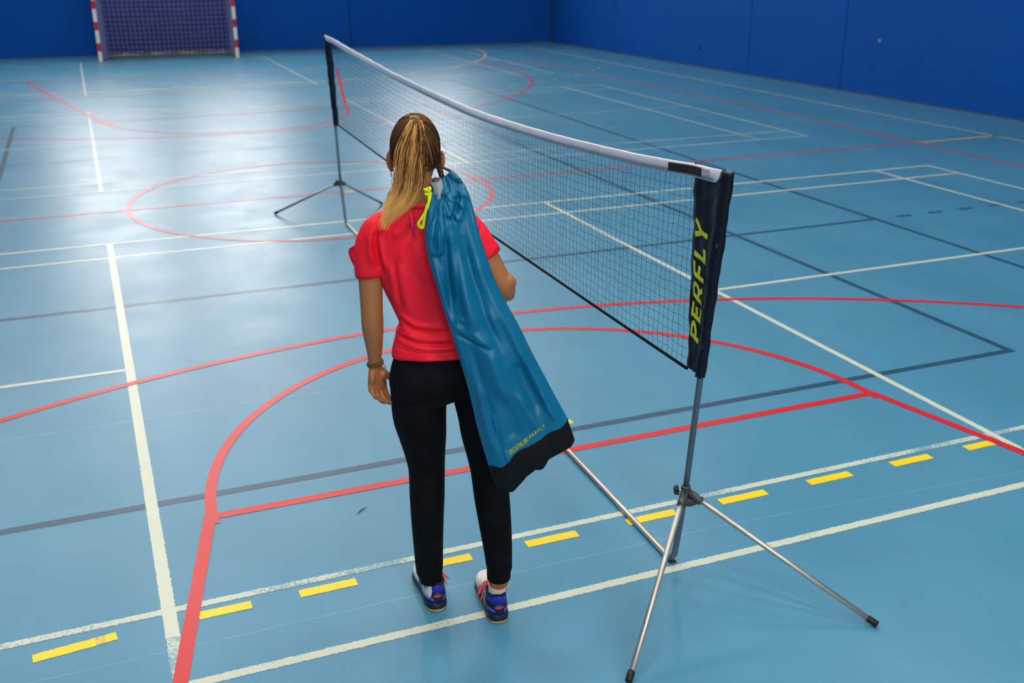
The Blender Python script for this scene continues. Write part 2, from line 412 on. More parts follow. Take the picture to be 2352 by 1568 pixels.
# yellow handball lines
GX0, GY0 = 0.0, 19.5
k6 = [(-7.2, 19.4)]+arc(-1.55, 19.5, 5.62, 182, 270, 40)+arc(1.55, 19.5, 5.62, 270, 358, 40)
strip(k6, .05, 'yellow_mid', ZY, label='yellow handball goal-area line')
P9 = np.array(arc(-1.5, 19.5, 8.55, 205, 270, 60)+arc(1.5, 19.5, 8.55, 270, 321, 60))
L9 = np.r_[0, np.cumsum(np.linalg.norm(np.diff(P9, axis=0), axis=1))]
s = 0.1
while s < L9[-1]-.3:
    q = [(np.interp(t, L9, P9[:, 0]), np.interp(t, L9, P9[:, 1])) for t in (s, s+.11, s+.22)]
    if q[0][0] > -6: strip(q, .05, 'yellow_far', ZY, label='pale yellow dash of the far handball line')
    s += .44
strip([(8.93, 3.0), (8.9, 4.0), (8.55, 19.1)], .055, 'yellow_far', ZY, label='pale yellow handball sideline along the right wall')
strip([(8.93, 3.0), (9.1, -8)], .055, 'yellow_far', ZY)
strip([(-8.9, -8), (-8.6, 19.1)], .055, 'yellow_far', ZY)
strip([(7.66, 4.25), (8.92, 4.26)], .055, 'yellow_mid', ZY, label='short yellow end of the halfway line')
strip([(-.55, 13.0), (.5, 13.0)], .05, 'yellow_far', ZY); strip([(.0, 9.85), (.25, 9.87)], .05, 'yellow_far', ZY)
strip([(.30, 4.24), (.40, 4.24)], .09, 'yellow_mid', ZR+.0003)
strip([(-2.44, -2.685), (-2.235, -2.665)], .05, 'yellow', ZY, .0010, name='floor_tape'); strip([(-2.235, -2.665), (-2.20, -2.660)], .047, 'yellow_worn', ZY, .0010, name='floor_tape')
strip([(-2.20, -2.66), (-2.165, -2.655)], .048, 'yellow', ZY, .0010, name='floor_tape')
for a, b in ((-1.88, -1.69), (-1.51, -1.29), (-1.05, -.82), (-.58, -.35), (-.115, .12), (.345, .585), (.815, 1.05), (1.29, 1.52), (1.74, 1.95)):
    strip([(a, -2.645), (b, -2.645)], .05, 'yellow', ZY, .0008, name='floor_tape')
strip([(-.12, -1.635), (.10, -1.63)], .045, 'yellow', ZY, name='floor_tape')
for x in np.arange(-6.5, 6.5, .465):
    if x < -2.5 or x > 1.9: strip([(x, -2.645), (x+.22, -2.645)], .05, 'yellow', ZY, name='floor_tape')
strip([(-10, -2.81), (.3, -2.82), (1.78, -2.93), (10, -3.2)], .004, 'seam', .0004, name='weld_seam'); strip([(-10, -.75), (-.9, -.75)], .005, 'seam', .0004, name='weld_seam')
# bits of litter
mesh('black_scrap', *tube([(-1.165, -2.145, .003), (-1.14, -2.12, .004), (-1.11, -2.10, .003)], [.001, .0028, .001], 6), M['hub'], label='thin dark scrap lying on the blue floor left of the person', cat='scrap')
mesh('brown_scrap', *box(-.105, -.08, -2.995, -2.98, .001, .008), mat('brown_scrap', (50, 36, 28), .8), smooth=False, label='tiny brown chip on the floor at the foot of the near net post', cat='scrap')

# ------------------------------------------------------------------ lettering (stroke letters, mapped onto a surface)
def bowl(x0, x1, y0, y1, n=8):
    r = (y1-y0)/2; xc = x1-r; return [(x0, y1), (xc, y1)]+[(xc+r*math.sin(math.pi*i/n), (y0+y1)/2+r*math.cos(math.pi*i/n)) for i in range(1, n)]+[(xc, y0), (x0, y0)]
def ring_(x0, x1, a0, a1, n=18, hw=.1): return [((x0+x1)/2+((x1-x0)/2)*math.cos(math.radians(a0+(a1-a0)*i/n)), .5+(.5-hw)*math.sin(math.radians(a0+(a1-a0)*i/n))) for i in range(n+1)]
def glyph(c, w):
    h = w/2; t = 1-h
    if c == 'P': return [[(h, 0), (h, 1)], bowl(h, .66, .38, t)], .68
    if c == 'R': return [[(h, 0), (h, 1)], bowl(h, .66, .40, t), [(.34, .42), (.64, .0)]], .74
    if c == 'E': return [[(h, 0), (h, 1)], [(h, t), (.62, t)], [(h, .5), (.56, .5)], [(h, h), (.62, h)]], .64
    if c == 'F': return [[(h, 0), (h, 1)], [(h, t), (.62, t)], [(h, .48), (.55, .48)]], .62
    if c == 'L': return [[(h, 0), (h, 1)], [(h, h), (.60, h)]], .60
    if c == 'Y': return [[(h*.6, 1), (.37, .42)], [(.74-h*.6, 1), (.37, .42)], [(.37, .45), (.37, 0)]], .74
    if c == 'D': return [[(h, 0), (h, 1)], bowl(h, .74, h, t)], .78
    if c == 'C': return [ring_(h, .78, 45, 315, hw=h)], .76
    if c == 'A': return [[(.05, 0), (.38, 1)], [(.71, 0), (.38, 1)], [(.2, .3), (.56, .3)]], .76
    if c == 'T': return [[(.33, 0), (.33, 1)], [(0, t), (.66, t)]], .66
    if c == 'H': return [[(h, 0), (h, 1)], [(.66, 0), (.66, 1)], [(h, .5), (.66, .5)]], .72
    if c == 'O': return [ring_(h, .80, 0, 360, 24, hw=h)], .86
    if c == 'N': return [[(h, 0), (h, 1)], [(h, 1), (.66, 0)], [(.66, 0), (.66, 1)]], .72
    if c == '|': return [[(.2, -.25), (.2, 1.3)]], .4
    return [], .4
SPLIT = []
def text_mesh(txt, w=.2, gap=.14, shear=.2, wide=1.0, lw={}):
    """-> strokes as quads in (x along text, y cap height 1); returns verts2d, faces, width"""
    V = []; F = []; x = 0; SPLIT.clear()
    for c in txt:
        strokes, adv = glyph(c, lw.get(c, w))
        for s in strokes:
            P = np.array(s, float); seg = np.linalg.norm(np.diff(P, axis=0), axis=1); L = np.r_[0, np.cumsum(seg)]
            t = np.unique(np.r_[L, np.linspace(0, L[-1], max(2, int(L[-1]/.12)))])
            P = np.c_[np.interp(t, L, P[:, 0]), np.interp(t, L, P[:, 1])]
            T = np.gradient(P, axis=0); T /= np.linalg.norm(T, axis=1)[:, None]+1e-9; N = np.c_[-T[:, 1], T[:, 0]]*lw.get(c, w)/2
            b = len(V); m = len(P)
            for q in list(P+N)+list(P-N): V.append(((x+q[0]+shear*q[1])*wide, q[1]))
            F += [(b+i, b+m+i, b+m+i+1, b+i+1) for i in range(m-1)]
        x += adv+gap; SPLIT.append((len(V), len(F)))
    return np.array(V), F, (x-gap)*wide
def letters(verts, F, mk, parent, label):
    """one object per character"""
    v0 = f0 = 0
    for nv_, nf_ in SPLIT:
        o = mesh('letter', verts[v0:nv_], [tuple(i-v0 for i in q) for q in F[f0:nf_]], M[mk], parent, smooth=False); o['label'] = label; v0, f0 = nv_, nf_

# ------------------------------------------------------------------ badminton net
def netX(y): return -.045+.0155*y
net = empty('badminton_net', (netX(0), 0, 0), label='portable badminton net on tripod posts, white top band and navy end sleeve', cat='net')
NO = np.array((netX(0), 0, 0))
def nw(p): return np.array(p, float)-NO
def nobj(mb, name, mk, parent=None, smooth=True, **k):
    mb.v = [tuple(nw(p)) for p in mb.v]; return mb.obj(name, M[mk], parent or net, smooth, **k)
PN = [(-.10, -2.952, .014), (-.10, -2.975, .016), (-.099, -3.0, .04), (-.096, -3.012, .09), (-.09, -3.045, .35), (-.09, -3.10, .85), (-.09, -3.145, 1.22), (-.09, -3.195, 1.605)]
PF = [(.0, 2.87, .014), (.0, 2.895, .016), (.0, 2.92, .04), (.0, 2.935, .09), (.0, 3.03, .36), (.0, 3.10, .85), (.0, 3.19, 1.22), (.0, 3.29, 1.595)]
LEGS = {0: [(.365, -3.635), (-.60, -3.575)], 1: [(-.515, 3.535), (.50, 3.55)]}
base = MB(); base.add(*tube([PN[0], (-.07, -1.9, .014), (-.05, 0, .014), (-.02, 1.8, .014), PF[0]], .0125, 12)); nobj(base, 'base_tube', 'metal')
for k, PP in enumerate((PN, PF)):
    mb = MB(); mb.add(*tube(spline(PP[:5], 16), .0125, 14)); nobj(mb, 'lower_pole', 'metal_dark')
    mb = MB(); mb.add(*tube(spline(PP[4:], 14), .0118, 14)); nobj(mb, 'pole', 'metal_dark')
    # joint ring on the base tube
    hub = np.array(PP[4]); up = np.array(PP[5])-hub; up /= np.linalg.norm(up)
    mb = MB(); mb.add(*tube([hub-up*.045, hub-up*.04, hub+up*.018, hub+up*.022], [.0165, .018, .018, .0165], 16))
    h = None
    feet = [np.array((x, y, .014)) for x, y in LEGS[k]]
    socks = []
    for ft in feet:
        d = ft-hub; d /= np.linalg.norm(d); a = hub+d*.012; mb.add(*tube([a, a+d*.06, a+d*.062], [.0165, .0165, .0145], 16)); socks.append((a, d))
    # gusset plate between the sockets
    p0, p1, p2 = hub+up*-.01, socks[0][0]+socks[0][1]*.062, socks[1][0]+socks[1][1]*.062
    mid = (p1+p2)/2+np.array((0, 0, -.012)); nn = np.cross(p1-p0, p2-p0); nn /= np.linalg.norm(nn); nn *= .0025
    poly = [p0, p1, p1*.35+mid*.65, mid*.9+(p1+p2)*.05, p2*.35+mid*.65, p2]
    m_ = len(poly); mb.add([q+nn for q in poly]+[q-nn for q in poly], [tuple(range(m_)), tuple(range(2*m_-1, m_-1, -1))]+[(i, m_+i, m_+(i+1) % m_, (i+1) % m_) for i in range(m_)])
    h = nobj(mb, 'hub', 'hub')
    side = np.array((-1, .25, .0)) if k == 0 else np.array((-1, -.25, 0)); side /= np.linalg.norm(side)
    kc = hub+up*.004
    mb = MB(); mb.add(*tube([kc+side*.012, kc+side*.03], .005, 8)); nobj(mb, 'knob_stem', 'rivet', h)
    P_, T_, A_, B_ = frames([kc+side*.028, kc+side*.044]); rings = []
    for q, sc in ((P_[0], .85), (P_[0]+side*.003, 1), (P_[1]-side*.003, 1), (P_[1], .85)):
        rings.append([q+(A_[0]*math.cos(2*math.pi*j/30)+B_[0]*math.sin(2*math.pi*j/30))*(.0155+.004*math.cos(5*2*math.pi*j/30))*sc for j in range(30)])
    mb = MB(); mb.add(*loft(rings)); nobj(mb, 'knob', 'black_rubber', h)
    for (a, d), ft in zip(socks, feet):
        up2 = np.cross(np.cross(d, (0, 0, 1)), d); up2 /= np.linalg.norm(up2); c = a+d*.045+(CAM_P-a)/np.linalg.norm(CAM_P-a)*0+up2*.0165
        mb = MB(); mb.add(*tube([c-up2*.001, c+up2*.0015], [.0035, .0028], 10)); nobj(mb, 'rivet', 'rivet', h)
        end = ft-d*.022
        mb = MB(); mb.add(*tube([a+d*.03, a+d*.085, a+d*.088, end], [.0092, .0092, .0106, .0106], 14)); lg = nobj(mb, 'leg', 'metal')
        mb = MB(); mb.add(*tube([end-d*.012, end-d*.010, ft+d*.004, ft+d*.006], [.0118, .0128, .0128, .0105], 14)); nobj(mb, 'foot_cap', 'black_rubber', lg)
BT = [(-3.16, 1.607), (-2.89, 1.580), (-2.58, 1.553), (-2.2, 1.530), (-1.79, 1.507), (-1.28, 1.488), (-.66, 1.473), (.1, 1.480), (1.07, 1.503), (2.32, 1.560), (3.17, 1.602), (3.27, 1.607)]
by = np.array([q[0] for q in BT]); bz = np.array([q[1] for q in BT])
def ztop(y):
    """smooth sagging top line"""
    return float(np.interp(y, by, bz)*.5+np.interp(y-.18, by, bz)*.25+np.interp(y+.18, by, bz)*.25)
def band_h(y): return .047
# banner / end sleeve
def pole_at(PP, z):
    zz = [q[2] for q in PP[3:]]; return np.array([np.interp(z, zz, [q[i] for q in PP[3:]]) for i in range(3)])
def crinkle(a, z): return .0016*math.sin(31*z+7*a)+.0013*math.sin(67*z-11*a+1)+.0011*math.sin(19*a+13*z)+.0025*math.sin(9*z+2)*math.sin(math.pi*a)
def banner(PP, sgn, edge, z0e, z0p, z1):
    """sleeve round the pole and flat panel reaching to 'edge' (y of the net side at bottom, top)"""
    nz = 60; rings = []
    for i in range(nz+1):
        b = i/nz
        zE = z0e+(z1-.004-z0e)*b; zP = z0p+(z1-z0p)*b
        pc = pole_at(PP, zP); ye = edge[0]+(edge[1]-edge[0])*b+.0016*math.sin(60*b)
        E_ = np.array((netX(ye), ye, zE)); ring = []
        na = 10
        for s_ in (1, -1):
            rng_ = range(na+1) if s_ == 1 else range(na, -1, -1)
            for j in rng_:
                a = j/na; q = E_*(1-a)+pc*a
                # near the pole the two layers part to pass round it
                th = .0016+.016*sstep(.66, .93, a)
                if a > .95: th = .012
                ring.append((q[0]-s_*th-crinkle(a, zP), q[1]+(sgn*.013 if a > .95 else 0), q[2]))
        rings.append(ring)
    return loft(rings)
mb = MB(); mb.add(*banner(PN, -1, (-3.012, -2.985), .846, .838, 1.598)); bn_ = nobj(mb, 'end_sleeve', 'banner')
mb = MB(); mb.add(*banner(PF, 1, (2.965, 3.06), .86, .85, 1.592)); nobj(mb, 'end_sleeve', 'banner')
V2, F2, TW = text_mesh('PERFLY', w=.205, gap=.20, shear=.22, wide=1.0)
def ban_pt(a, z, off):
    pc = pole_at(PN, z); b = (z-.84)/(1.598-.84); ye = -3.012+(.027)*b
    q = np.array((netX(ye), ye, z))*(1-a)+pc*a; th = .0016+.016*sstep(.66, .93, a)
    return (q[0]-th-crinkle(a, z)-off, q[1], q[2])
zt0, zt1 = .955, 1.405
TV = []
for x, y in V2:
    z = zt0+(zt1-zt0)*x/(TW+.2)
    a = .60-.47*y
    TV.append(nw(ban_pt(a, z, .0012)))
letters(TV, F2, 'lime', bn_, 'lime green printed capital letter')
# top band: folded white tape
def band(y0, y1, n=160):
    rings = []
    for i in range(n+1):
        y = y0+(y1-y0)*i/n; z = ztop(y); x = netX(y)-(.012*sstep(-3.0, -3.12, y)+.012*sstep(3.0, 3.15, y)); h = band_h(y)
        wv = .0018*math.sin(y*23)+.0012*math.sin(y*51+1); tw = .003*math.sin(y*2.1)
        cut = .0
        ring = [(x-.0045+wv, y, z-.006), (x-.002+wv, y, z-.0012), (x+wv, y, z), (x+.003+wv, y, z-.0015), (x+.005+wv, y, z-.007),
                (x+.0055+wv+tw, y, z-h*.5), (x+.003+tw, y, z-h), (x-.002+tw, y, z-h), (x-.0055+wv+tw, y, z-h*.5)]
        if i == 0: ring = [(a, b-(.0 if c > z-h*.6 else -.022), c) for a, b, c in ring]
        rings.append(ring)
    return loft(rings)
mb = MB(); mb.add(*band(-3.165, 3.24)); bd_ = nobj(mb, 'top_band', 'band')
for frac in (.70, .84):
    mb = MB(); mb.add(*tube([(netX(y)-.0062+.003*math.sin(y*2.1)-.012*sstep(-3.0, -3.12, y), y, ztop(y)-band_h(y)*frac) for y in np.linspace(-3.13, .5, 140)], .0006, 4)); nobj(mb, 'stitching', 'stitch', bd_)
def patch(y0, y1, f0, f1, mk, name, th=.0022):
    n = 12; rings = []
    for i in range(n+1):
        y = y0+(y1-y0)*i/n; x = netX(y)-.0072+.0018*math.sin(y*23)+.003*math.sin(y*2.1)*.6-.012*sstep(-3.0, -3.12, y); z = ztop(y); h = band_h(y)
        rings.append([(x, y, z-h*f0), (x-th, y, z-h*f0-.0005), (x-th, y, z-h*f1+.0005), (x, y, z-h*f1), (x+.003, y, z-h*(f0+f1)/2)])
    mb = MB(); mb.add(*loft(rings)); nobj(mb, name, mk, bd_, smooth=False)
patch(-2.815, -3.045, .16, .80, 'velcro', 'hook_tape', .003); patch(-3.05, -3.115, .14, .66, 'velcro_grey', 'hook_tape_patch', .0012)
# mesh of the net
YE0, YE1 = -3.008, 3.0
def zbot(y): return .838+(.868-.838)*(y-YE0)/(YE1-YE0)-.018*(1-((y)/3.0)**2)
mb = MB(); P_ = 158; rows = 19
for i in range(1, P_):
    y0 = YE0+(YE1-YE0)*i/P_; pts = []
    ph = rng.uniform(0, 6.28); am = rng.uniform(.002, .005); drift = rng.normal(0, .004)
    for j in range(rows*2+1):
        t = j/(rows*2); y = y0+am*math.sin(t*rows*1.35+ph+.35*i)+drift*math.sin(math.pi*t)
        zt = ztop(y)-band_h(y)+.003; zb = zbot(y); pts.append((netX(y)-.001, y, zb+(zt-zb)*t))
    mb.add(*tube(pts, .00065, 3, cap=False))
for j in range(1, rows):
    t = j/rows; pts = []
    for i in range(P_*1+1):
        y = YE0+(YE1-YE0)*i/P_; zt = ztop(y)-band_h(y); zb = zbot(y)
        pts.append((netX(y)-.001, y, zb+(zt-zb)*t+.0025*math.sin(i*1.7+j)-.002*(i % 2)))
    mb.add(*tube(pts, .00065, 3, cap=False))
nobj(mb, 'net_mesh', 'cord', kind='stuff')
mb = MB(); mb.add(*tube([(netX(y)-.001, y, zbot(y)) for y in np.linspace(YE0, YE1+.05, 60)], .0062, 8)); nobj(mb, 'bottom_cord', 'net_tape')

# ------------------------------------------------------------------ handball goal
ga = math.atan2(19.34-19.58, 1.40+1.555)
goal = empty('handball_goal', (-1.55, 19.60, 0), ga, label='handball goal with red and white banded posts against the far wall', cat='goal')
def banded():
    m, nt, b = newmat('banded_red_white_paint'); tc = nnode(nt, 'ShaderNodeTexCoord'); sp = nnode(nt, 'ShaderNodeSeparateXYZ'); nt.links.new(tc.outputs['Object'], sp.inputs[0])
    s = nnode(nt, 'ShaderNodeMath', operation='SUBTRACT'); nt.links.new(sp.outputs[2], s.inputs[0]); s.inputs[1].default_value = .22
    mo = nnode(nt, 'ShaderNodeMath', operation='FLOORED_MODULO'); nt.links.new(s.outputs[0], mo.inputs[0]); mo.inputs[1].default_value = .45
    lt = nnode(nt, 'ShaderNodeMath', operation='LESS_THAN'); nt.links.new(mo.outputs[0], lt.inputs[0]); lt.inputs[1].default_value = .18
    nt.links.new(mixc(nt, lt.outputs[0], lin((226, 222, 212)), lin((188, 22, 24))), b.inputs['Base Color']); b.inputs['Roughness'].default_value = .45
    return m
M['banded'] = banded()
GW = 2.96
for x in (0, GW):
    mb = MB()
    v, f = box(x-.04, x+.04, -.04, .04, 0, 2.06); mb.add(v, f); p = mb.obj('post', M['banded'], goal, smooth=False)
    bv = p.modifiers.new('b', 'BEVEL'); bv.width = .008; bv.segments = 2
v, f = box(.041, GW-.041, -.04, .04, 1.98, 2.06); mesh('crossbar', v, f, M['banded'], goal, smooth=False)
for q in ([(.0, .05, .03), (.12, .9, .03), (.16, .93, .03)], [(GW, .05, .03), (GW-.12, .9, .03), (GW-.16, .93, .03)]): mesh('side_rail', *tube(q, .02, 8), M['goal_bar'], goal)
mb = MB(); pts = [(x, .93+.01*math.sin(x*9), .055) for x in np.linspace(.12, GW-.12, 30)]
mb.add(*tube(pts, [(.05, .05+.012*math.sin(i*1.9)) for i in range(30)], 10, ref=(0, 1, 0))); mb.obj('rear_bar', M['goal_bar'], goal)
for x in (0, GW):
    s_ = 1 if x == 0 else -1
    mb = MB(); mb.add(*tube([(x, .05, 2.02), (x+s_*.1, .5, 1.95), (x+s_*.12, .9, .1)], .015, 8)); mb.obj('back_stay', M['goal_bar'], goal)
def netsheet(P00, P10, P01, P11, nu, nv, r, name, mk):
    P00, P10, P01, P11 = map(np.array, (P00, P10, P01, P11)); mb = MB()
    def pt(u, v): return (P00*(1-u)+P10*u)*(1-v)+(P01*(1-u)+P11*u)*v
    for i in range(nu+1): mb.add(*tube([pt(i/nu, 0), pt(i/nu, .5)+np.array((0, .012*math.sin(i*.9), 0)), pt(i/nu, 1)], r, 4, cap=False))
    for j in range(nv+1): mb.add(*tube([pt(0, j/nv)]+[pt(u, j/nv)+np.array((0, 0, .006*math.sin(u*40+j*1.3)-.01*math.sin(math.pi*u))) for u in (.2, .4, .6, .8)]+[pt(1, j/nv)], r, 4, cap=False))
    return mb.obj(name, M[mk], goal, kind='stuff')
netsheet((.12, .9, .08), (GW-.12, .9, .08), (.1, .55, 1.95), (GW-.1, .55, 1.95), 108, 72, .0042, 'fine_net', 'goal_cord_pale')
netsheet((.12, .885, .08), (GW-.12, .885, .08), (.1, .535, 1.95), (GW-.1, .535, 1.95), 27, 18, .009, 'back_net', 'goal_cord_dark')
for x, s_ in ((0, 1), (GW, -1)):
    netsheet((x, .05, .05), (x+s_*.12, .9, .05), (x, .05, 1.98), (x+s_*.1, .55, 1.96), 34, 72, .0042, 'side_net', 'goal_cord_pale')

# ------------------------------------------------------------------ person (seen from behind)
PO = np.array((-1.0, -2.97, 0.0)); PA = math.radians(19)
PRX = np.array((math.cos(PA), -math.sin(PA), 0)); PFY = np.array((math.sin(PA), math.cos(PA), 0))
def pl(u, v, y):
    """measure a photo point on the upright plane y metres in front of the person's origin -> local metres"""
    d = CR*(u-W/2)/FPX-CU*(v-H/2)/FPX+CF
    t = (y-(CAM_P-PO)@PFY)/(d@PFY); q = CAM_P+t*d-PO
    return np.array((q@PRX, y, q[2]))
M['skin'] = mat('tan_skin', (166, 108, 60), .5, vary=.05, vscale=14, bump=.04, bscale=220, sss=.08)
M['shirt'] = mat('coral_red_jersey', (248, 26, 48), .6, vary=.03, vscale=20, spec=.3, bump=.05, bscale=500)
M['trouser'] = mat('black_jersey', (9, 9, 11), .8, vary=.1, vscale=20, bump=.05, bscale=400, spec=.15)
M['shoe_white'] = mat('white_shoe_upper', (226, 220, 212), .5); M['shoe_blue'] = mat('royal_blue_mesh', (34, 44, 176), .55, bump=.1, bscale=300)
M['shoe_navy'] = mat('navy_shoe_panel', (20, 24, 52), .45); M['shoe_patch'] = mat('pale_blue_patch', (66, 84, 200), .5)
M['gum'] = mat('gum_sole', (176, 150, 84), .55); M['black_cloth'] = mat('black_collar_lining', (12, 12, 20), .8)
M['pink'] = mat('pink_lace', (255, 84, 110), .6); M['coral'] = mat('coral_print', (255, 92, 96), .5); M['green_print'] = mat('green_print', (0, 128, 92), .5)
M['sock'] = mat('white_sock', (212, 210, 214), .85, bump=.2, bscale=300)
M['bead'] = mat('cream_shell_bead', (222, 208, 172), .35); M['braid'] = mat('brown_braided_thread', (112, 68, 32), .8, vary=.4, vscale=300)
M['silver'] = mat('silver', (200, 200, 205), .2, 1.0); M['magenta'] = mat('magenta_tape', (236, 20, 92), .45)
M['eye'] = mat('eye_white', (235, 232, 228), .15); M['iris'] = mat('brown_iris', (70, 42, 24), .2); M['lip'] = mat('lip', (168, 84, 74), .45)

HC = np.array((-.086, .035, 1.690))
def hand(mb, wrist, d, a, n, curls, spread=.0, thumb=(.55, .75, .35), S=1.0, tcurl=.5):
    """palm and five fingers; d wrist->knuckles, a towards the index side, n palm normal"""
    d, a, n = [np.array(q, float)/np.linalg.norm(q) for q in (d, a, n)]; w = np.array(wrist, float)
    keys = [(0, .0, .024, .017), (.02, .0, .030, .017), (.05, .001, .037, .016), (.078, .001, .039, .0145), (.094, .0, .037, .011)]
    mb.add(*tube([w+d*k[0]*S+a*k[1] for k in keys], [(k[2]*S, k[3]*S) for k in keys], 16, ref=a))
    mb.add(*ellipsoid(w+d*.035*S+a*.020*S+n*.010*S, (.016*S, .016*S, .020*S), 12, 8))      # thenar
    mb.add(*ellipsoid(w+d*.04*S-a*.022*S+n*.008*S, (.013*S, .013*S, .024*S), 12, 8))       # hypothenar
    for i, (off, L) in enumerate(((.028, .94), (.0095, 1.04), (-.0095, .97), (-.0275, .76))):
        p = w+d*(.086 if i < 3 else .079)*S+a*off*S; ang = 0.0; pts = [p-d*.014*S]; pts.append(p); dirs = []
        for l, c in zip((.042, .027, .021), curls[i]):
            ang += c; q = d*math.cos(ang)+n*math.sin(ang)+a*off*spread*6
            q /= np.linalg.norm(q); p = p+q*l*L*S; pts.append(p)
        r = [.0088, .0088, .0080, .0074, .0058]
        pts = np.array(pts); mid = []
        K = [(*pts[j], r[j]*S*(.9 if i == 3 else 1)) for j in range(5)]
        mb.add(*stube(K, 16, 10))
        mb.add(*ellipsoid(pts[-1], (.0056*S,)*3, 10, 8))
    t = d*thumb[0]+a*thumb[1]+n*thumb[2]; t /= np.linalg.norm(t); p = w+d*.022*S+a*.022*S+n*.006*S
    t2 = t+d*tcurl; t2 /= np.linalg.norm(t2)
    q1 = p+t*.038*S; q2 = q1+t2*.030*S; q3 = q2+(t2+d*.2)*.022*S
    mb.add(*stube([(*p, .0125*S), (*q1, .0105*S), (*q2, .0096*S), (*q3, .0070*S)], 14, 10)); mb.add(*ellipsoid(q3, (.0068*S,)*3, 10, 8))

body = MB()
# torso, neck, head
TOR = [(-.012, .0, .915, .10, .06), (-.012, -.005, .955, .130, .08), (-.03, .0, 1.03, .125, .085), (-.038, .005, 1.14, .100, .076), (-.06, .01, 1.26, .132, .095), (-.078, .0, 1.38, .148, .092), (-.085, -.01, 1.45, .135, .072), (-.086, -.008, 1.495, .085, .058), (-.086, .0, 1.53, .052, .052)]
body.add(*stube(TOR, 34, 24, ref=(1, 0, 0)))
body.add(*stube([(-.086, -.015, 1.46, .062, .056), (-.086, -.004, 1.53, .050, .052), (-.086, .012, 1.60, .049, .053), (-.086, .022, 1.66, .052, .06)], 12, 20, ref=(1, 0, 0)))
body.add(*ellipsoid(HC+(0, -.005, .012), (.071, .088, .096), 28, 20))                  # cranium
body.add(*ellipsoid(HC+(0, .036, -.05), (.056, .058, .078), 24, 16))                   # face
body.add(*ellipsoid(HC+(0, .052, -.105), (.034, .034, .026), 16, 12))                  # chin
for s in (-1, 1):
    body.add(*ellipsoid(HC+(s*.036, .062, -.048), (.022, .022, .02), 12, 10))          # cheek
    body.add(*ellipsoid(HC+(s*.028, .082, .004), (.024, .012, .010), 12, 8))           # brow
    R_ = np.array(Matrix.Rotation(s*.42, 3, 'Z') @ Matrix.Rotation(.15, 3, 'X'))
    body.add(*ellipsoid(HC+(s*.082, -.002, -.030), (.0085, .019, .032), 14, 12, R_))      # ear shell
    body.add(*ellipsoid(HC+(s*.078, .004, -.055), (.009, .010, .012), 10, 8))          # lobe
body.add(*stube([(*(HC+(0, .090, -.005)), .008), (*(HC+(0, .104, -.03)), .010), (*(HC+(0, .106, -.042)), .012), (*(HC+(0, .092, -.052)), .010)], 10, 10))
for s in (-1, 1): body.add(*ellipsoid(HC+(s*.011, .095, -.044), (.008, .010, .008), 10, 8))
# left arm hanging
SHL = (-.215, -.005, 1.445)
body.add(*stube([(-.165, -.005, 1.44, .045), (-.222, -.004, 1.415, .044), (-.243, -.006, 1.35, .0405), (-.245, -.010, 1.26, .0385), (-.245, -.016, 1.175, .0365), (-.2455, -.012, 1.12, .0360), (-.2455, .002, 1.055, .0295), (-.2465, .014, 1.01, .0240), (-.2465, .020, .975, .0225)], 40, 18))
body.add(*ellipsoid((-.245, -.042, 1.165), (.014, .012, .018), 12, 10))                # elbow point
hand(body, (-.246, .02, .972), (.03, .02, -1), (.80, .60, 0), (.60, -.80, .0),
     [(.55, .75, .45), (.62, .80, .5), (.68, .85, .5), (.75, .85, .55)], thumb=(.75, .55, .35), S=.98)
# right arm: elbow out to the side, forearm folded forward and up to the strap
body.add(*stube([(.01, -.005, 1.44, .045), (.068, -.006, 1.425, .044), (.118, -.01, 1.37, .044), (.160, -.014, 1.295, .041), (.182, -.012, 1.252, .040), (.185, .02, 1.232, .041), (.165, .075, 1.262, .038), (.118, .135, 1.335, .031), (.07, .178, 1.41, .024), (.05, .195, 1.44, .023)], 44, 18))
body.add(*ellipsoid((.193, -.018, 1.268), (.036, .03, .030), 14, 12)); body.add(*ellipsoid((.196, .015, 1.214), (.030, .034, .020), 14, 12))
hand(body, (.05, .195, 1.44), (-.45, .22, .86), (-.6, -.35, -.25), (-.35, -.85, .1),
     [(1.3, 1.5, .9), (1.35, 1.5, .9), (1.4, 1.5, .9), (1.4, 1.5, .9)], thumb=(.8, .3, .6), S=.98)
# legs and feet
LL = [(-.10, .0, .90, .066), (-.099, .008, .78, .070), (-.093, .02, .66, .062), (-.087, .03, .57, .056), (-.088, .015, .50, .054), (-.09, .005, .40, .054), (-.089, .02, .26, .040), (-.086, .035, .15, .033), (-.082, .04, .09, .035)]
RL = [(.092, .0, .90, .066), (.108, .005, .78, .068), (.121, .01, .66, .062), (.132, .01, .57, .056), (.138, -.01, .50, .054), (.150, -.03, .40, .054), (.158, -.035, .26, .040), (.162, -.036, .16, .034), (.159, -.033, .13, .0335), (.157, -.03, .09, .032)]
for K in (LL, RL): body.add(*stube(K, 34, 18))
FOOT = {'L': ((-.060, -.004), math.radians(15)), 'R': ((.161, -.090), math.radians(10))}
for k, (hp, an) in FOOT.items():
    c, s = math.cos(an), math.sin(an)
    def fw(x, y, z): return (hp[0]+x*c-y*s, hp[1]+x*s+y*c, z)
    body.add(*stube([(*fw(0, .035, .06), .028), (*fw(0, .06, .07), .032), (*fw(0, .12, .055), .028), (*fw(0, .19, .035), .024), (*fw(0, .235, .030), .015)], 16, 12))
bme = remesh(body, .0031, 5, .5)
person = link('person', bme, M['skin'], label='person with blonde ponytail, coral red shirt and black trousers, back to the camera', cat='person')
person.location = PO; person.rotation_euler = (0, 0, -PA)
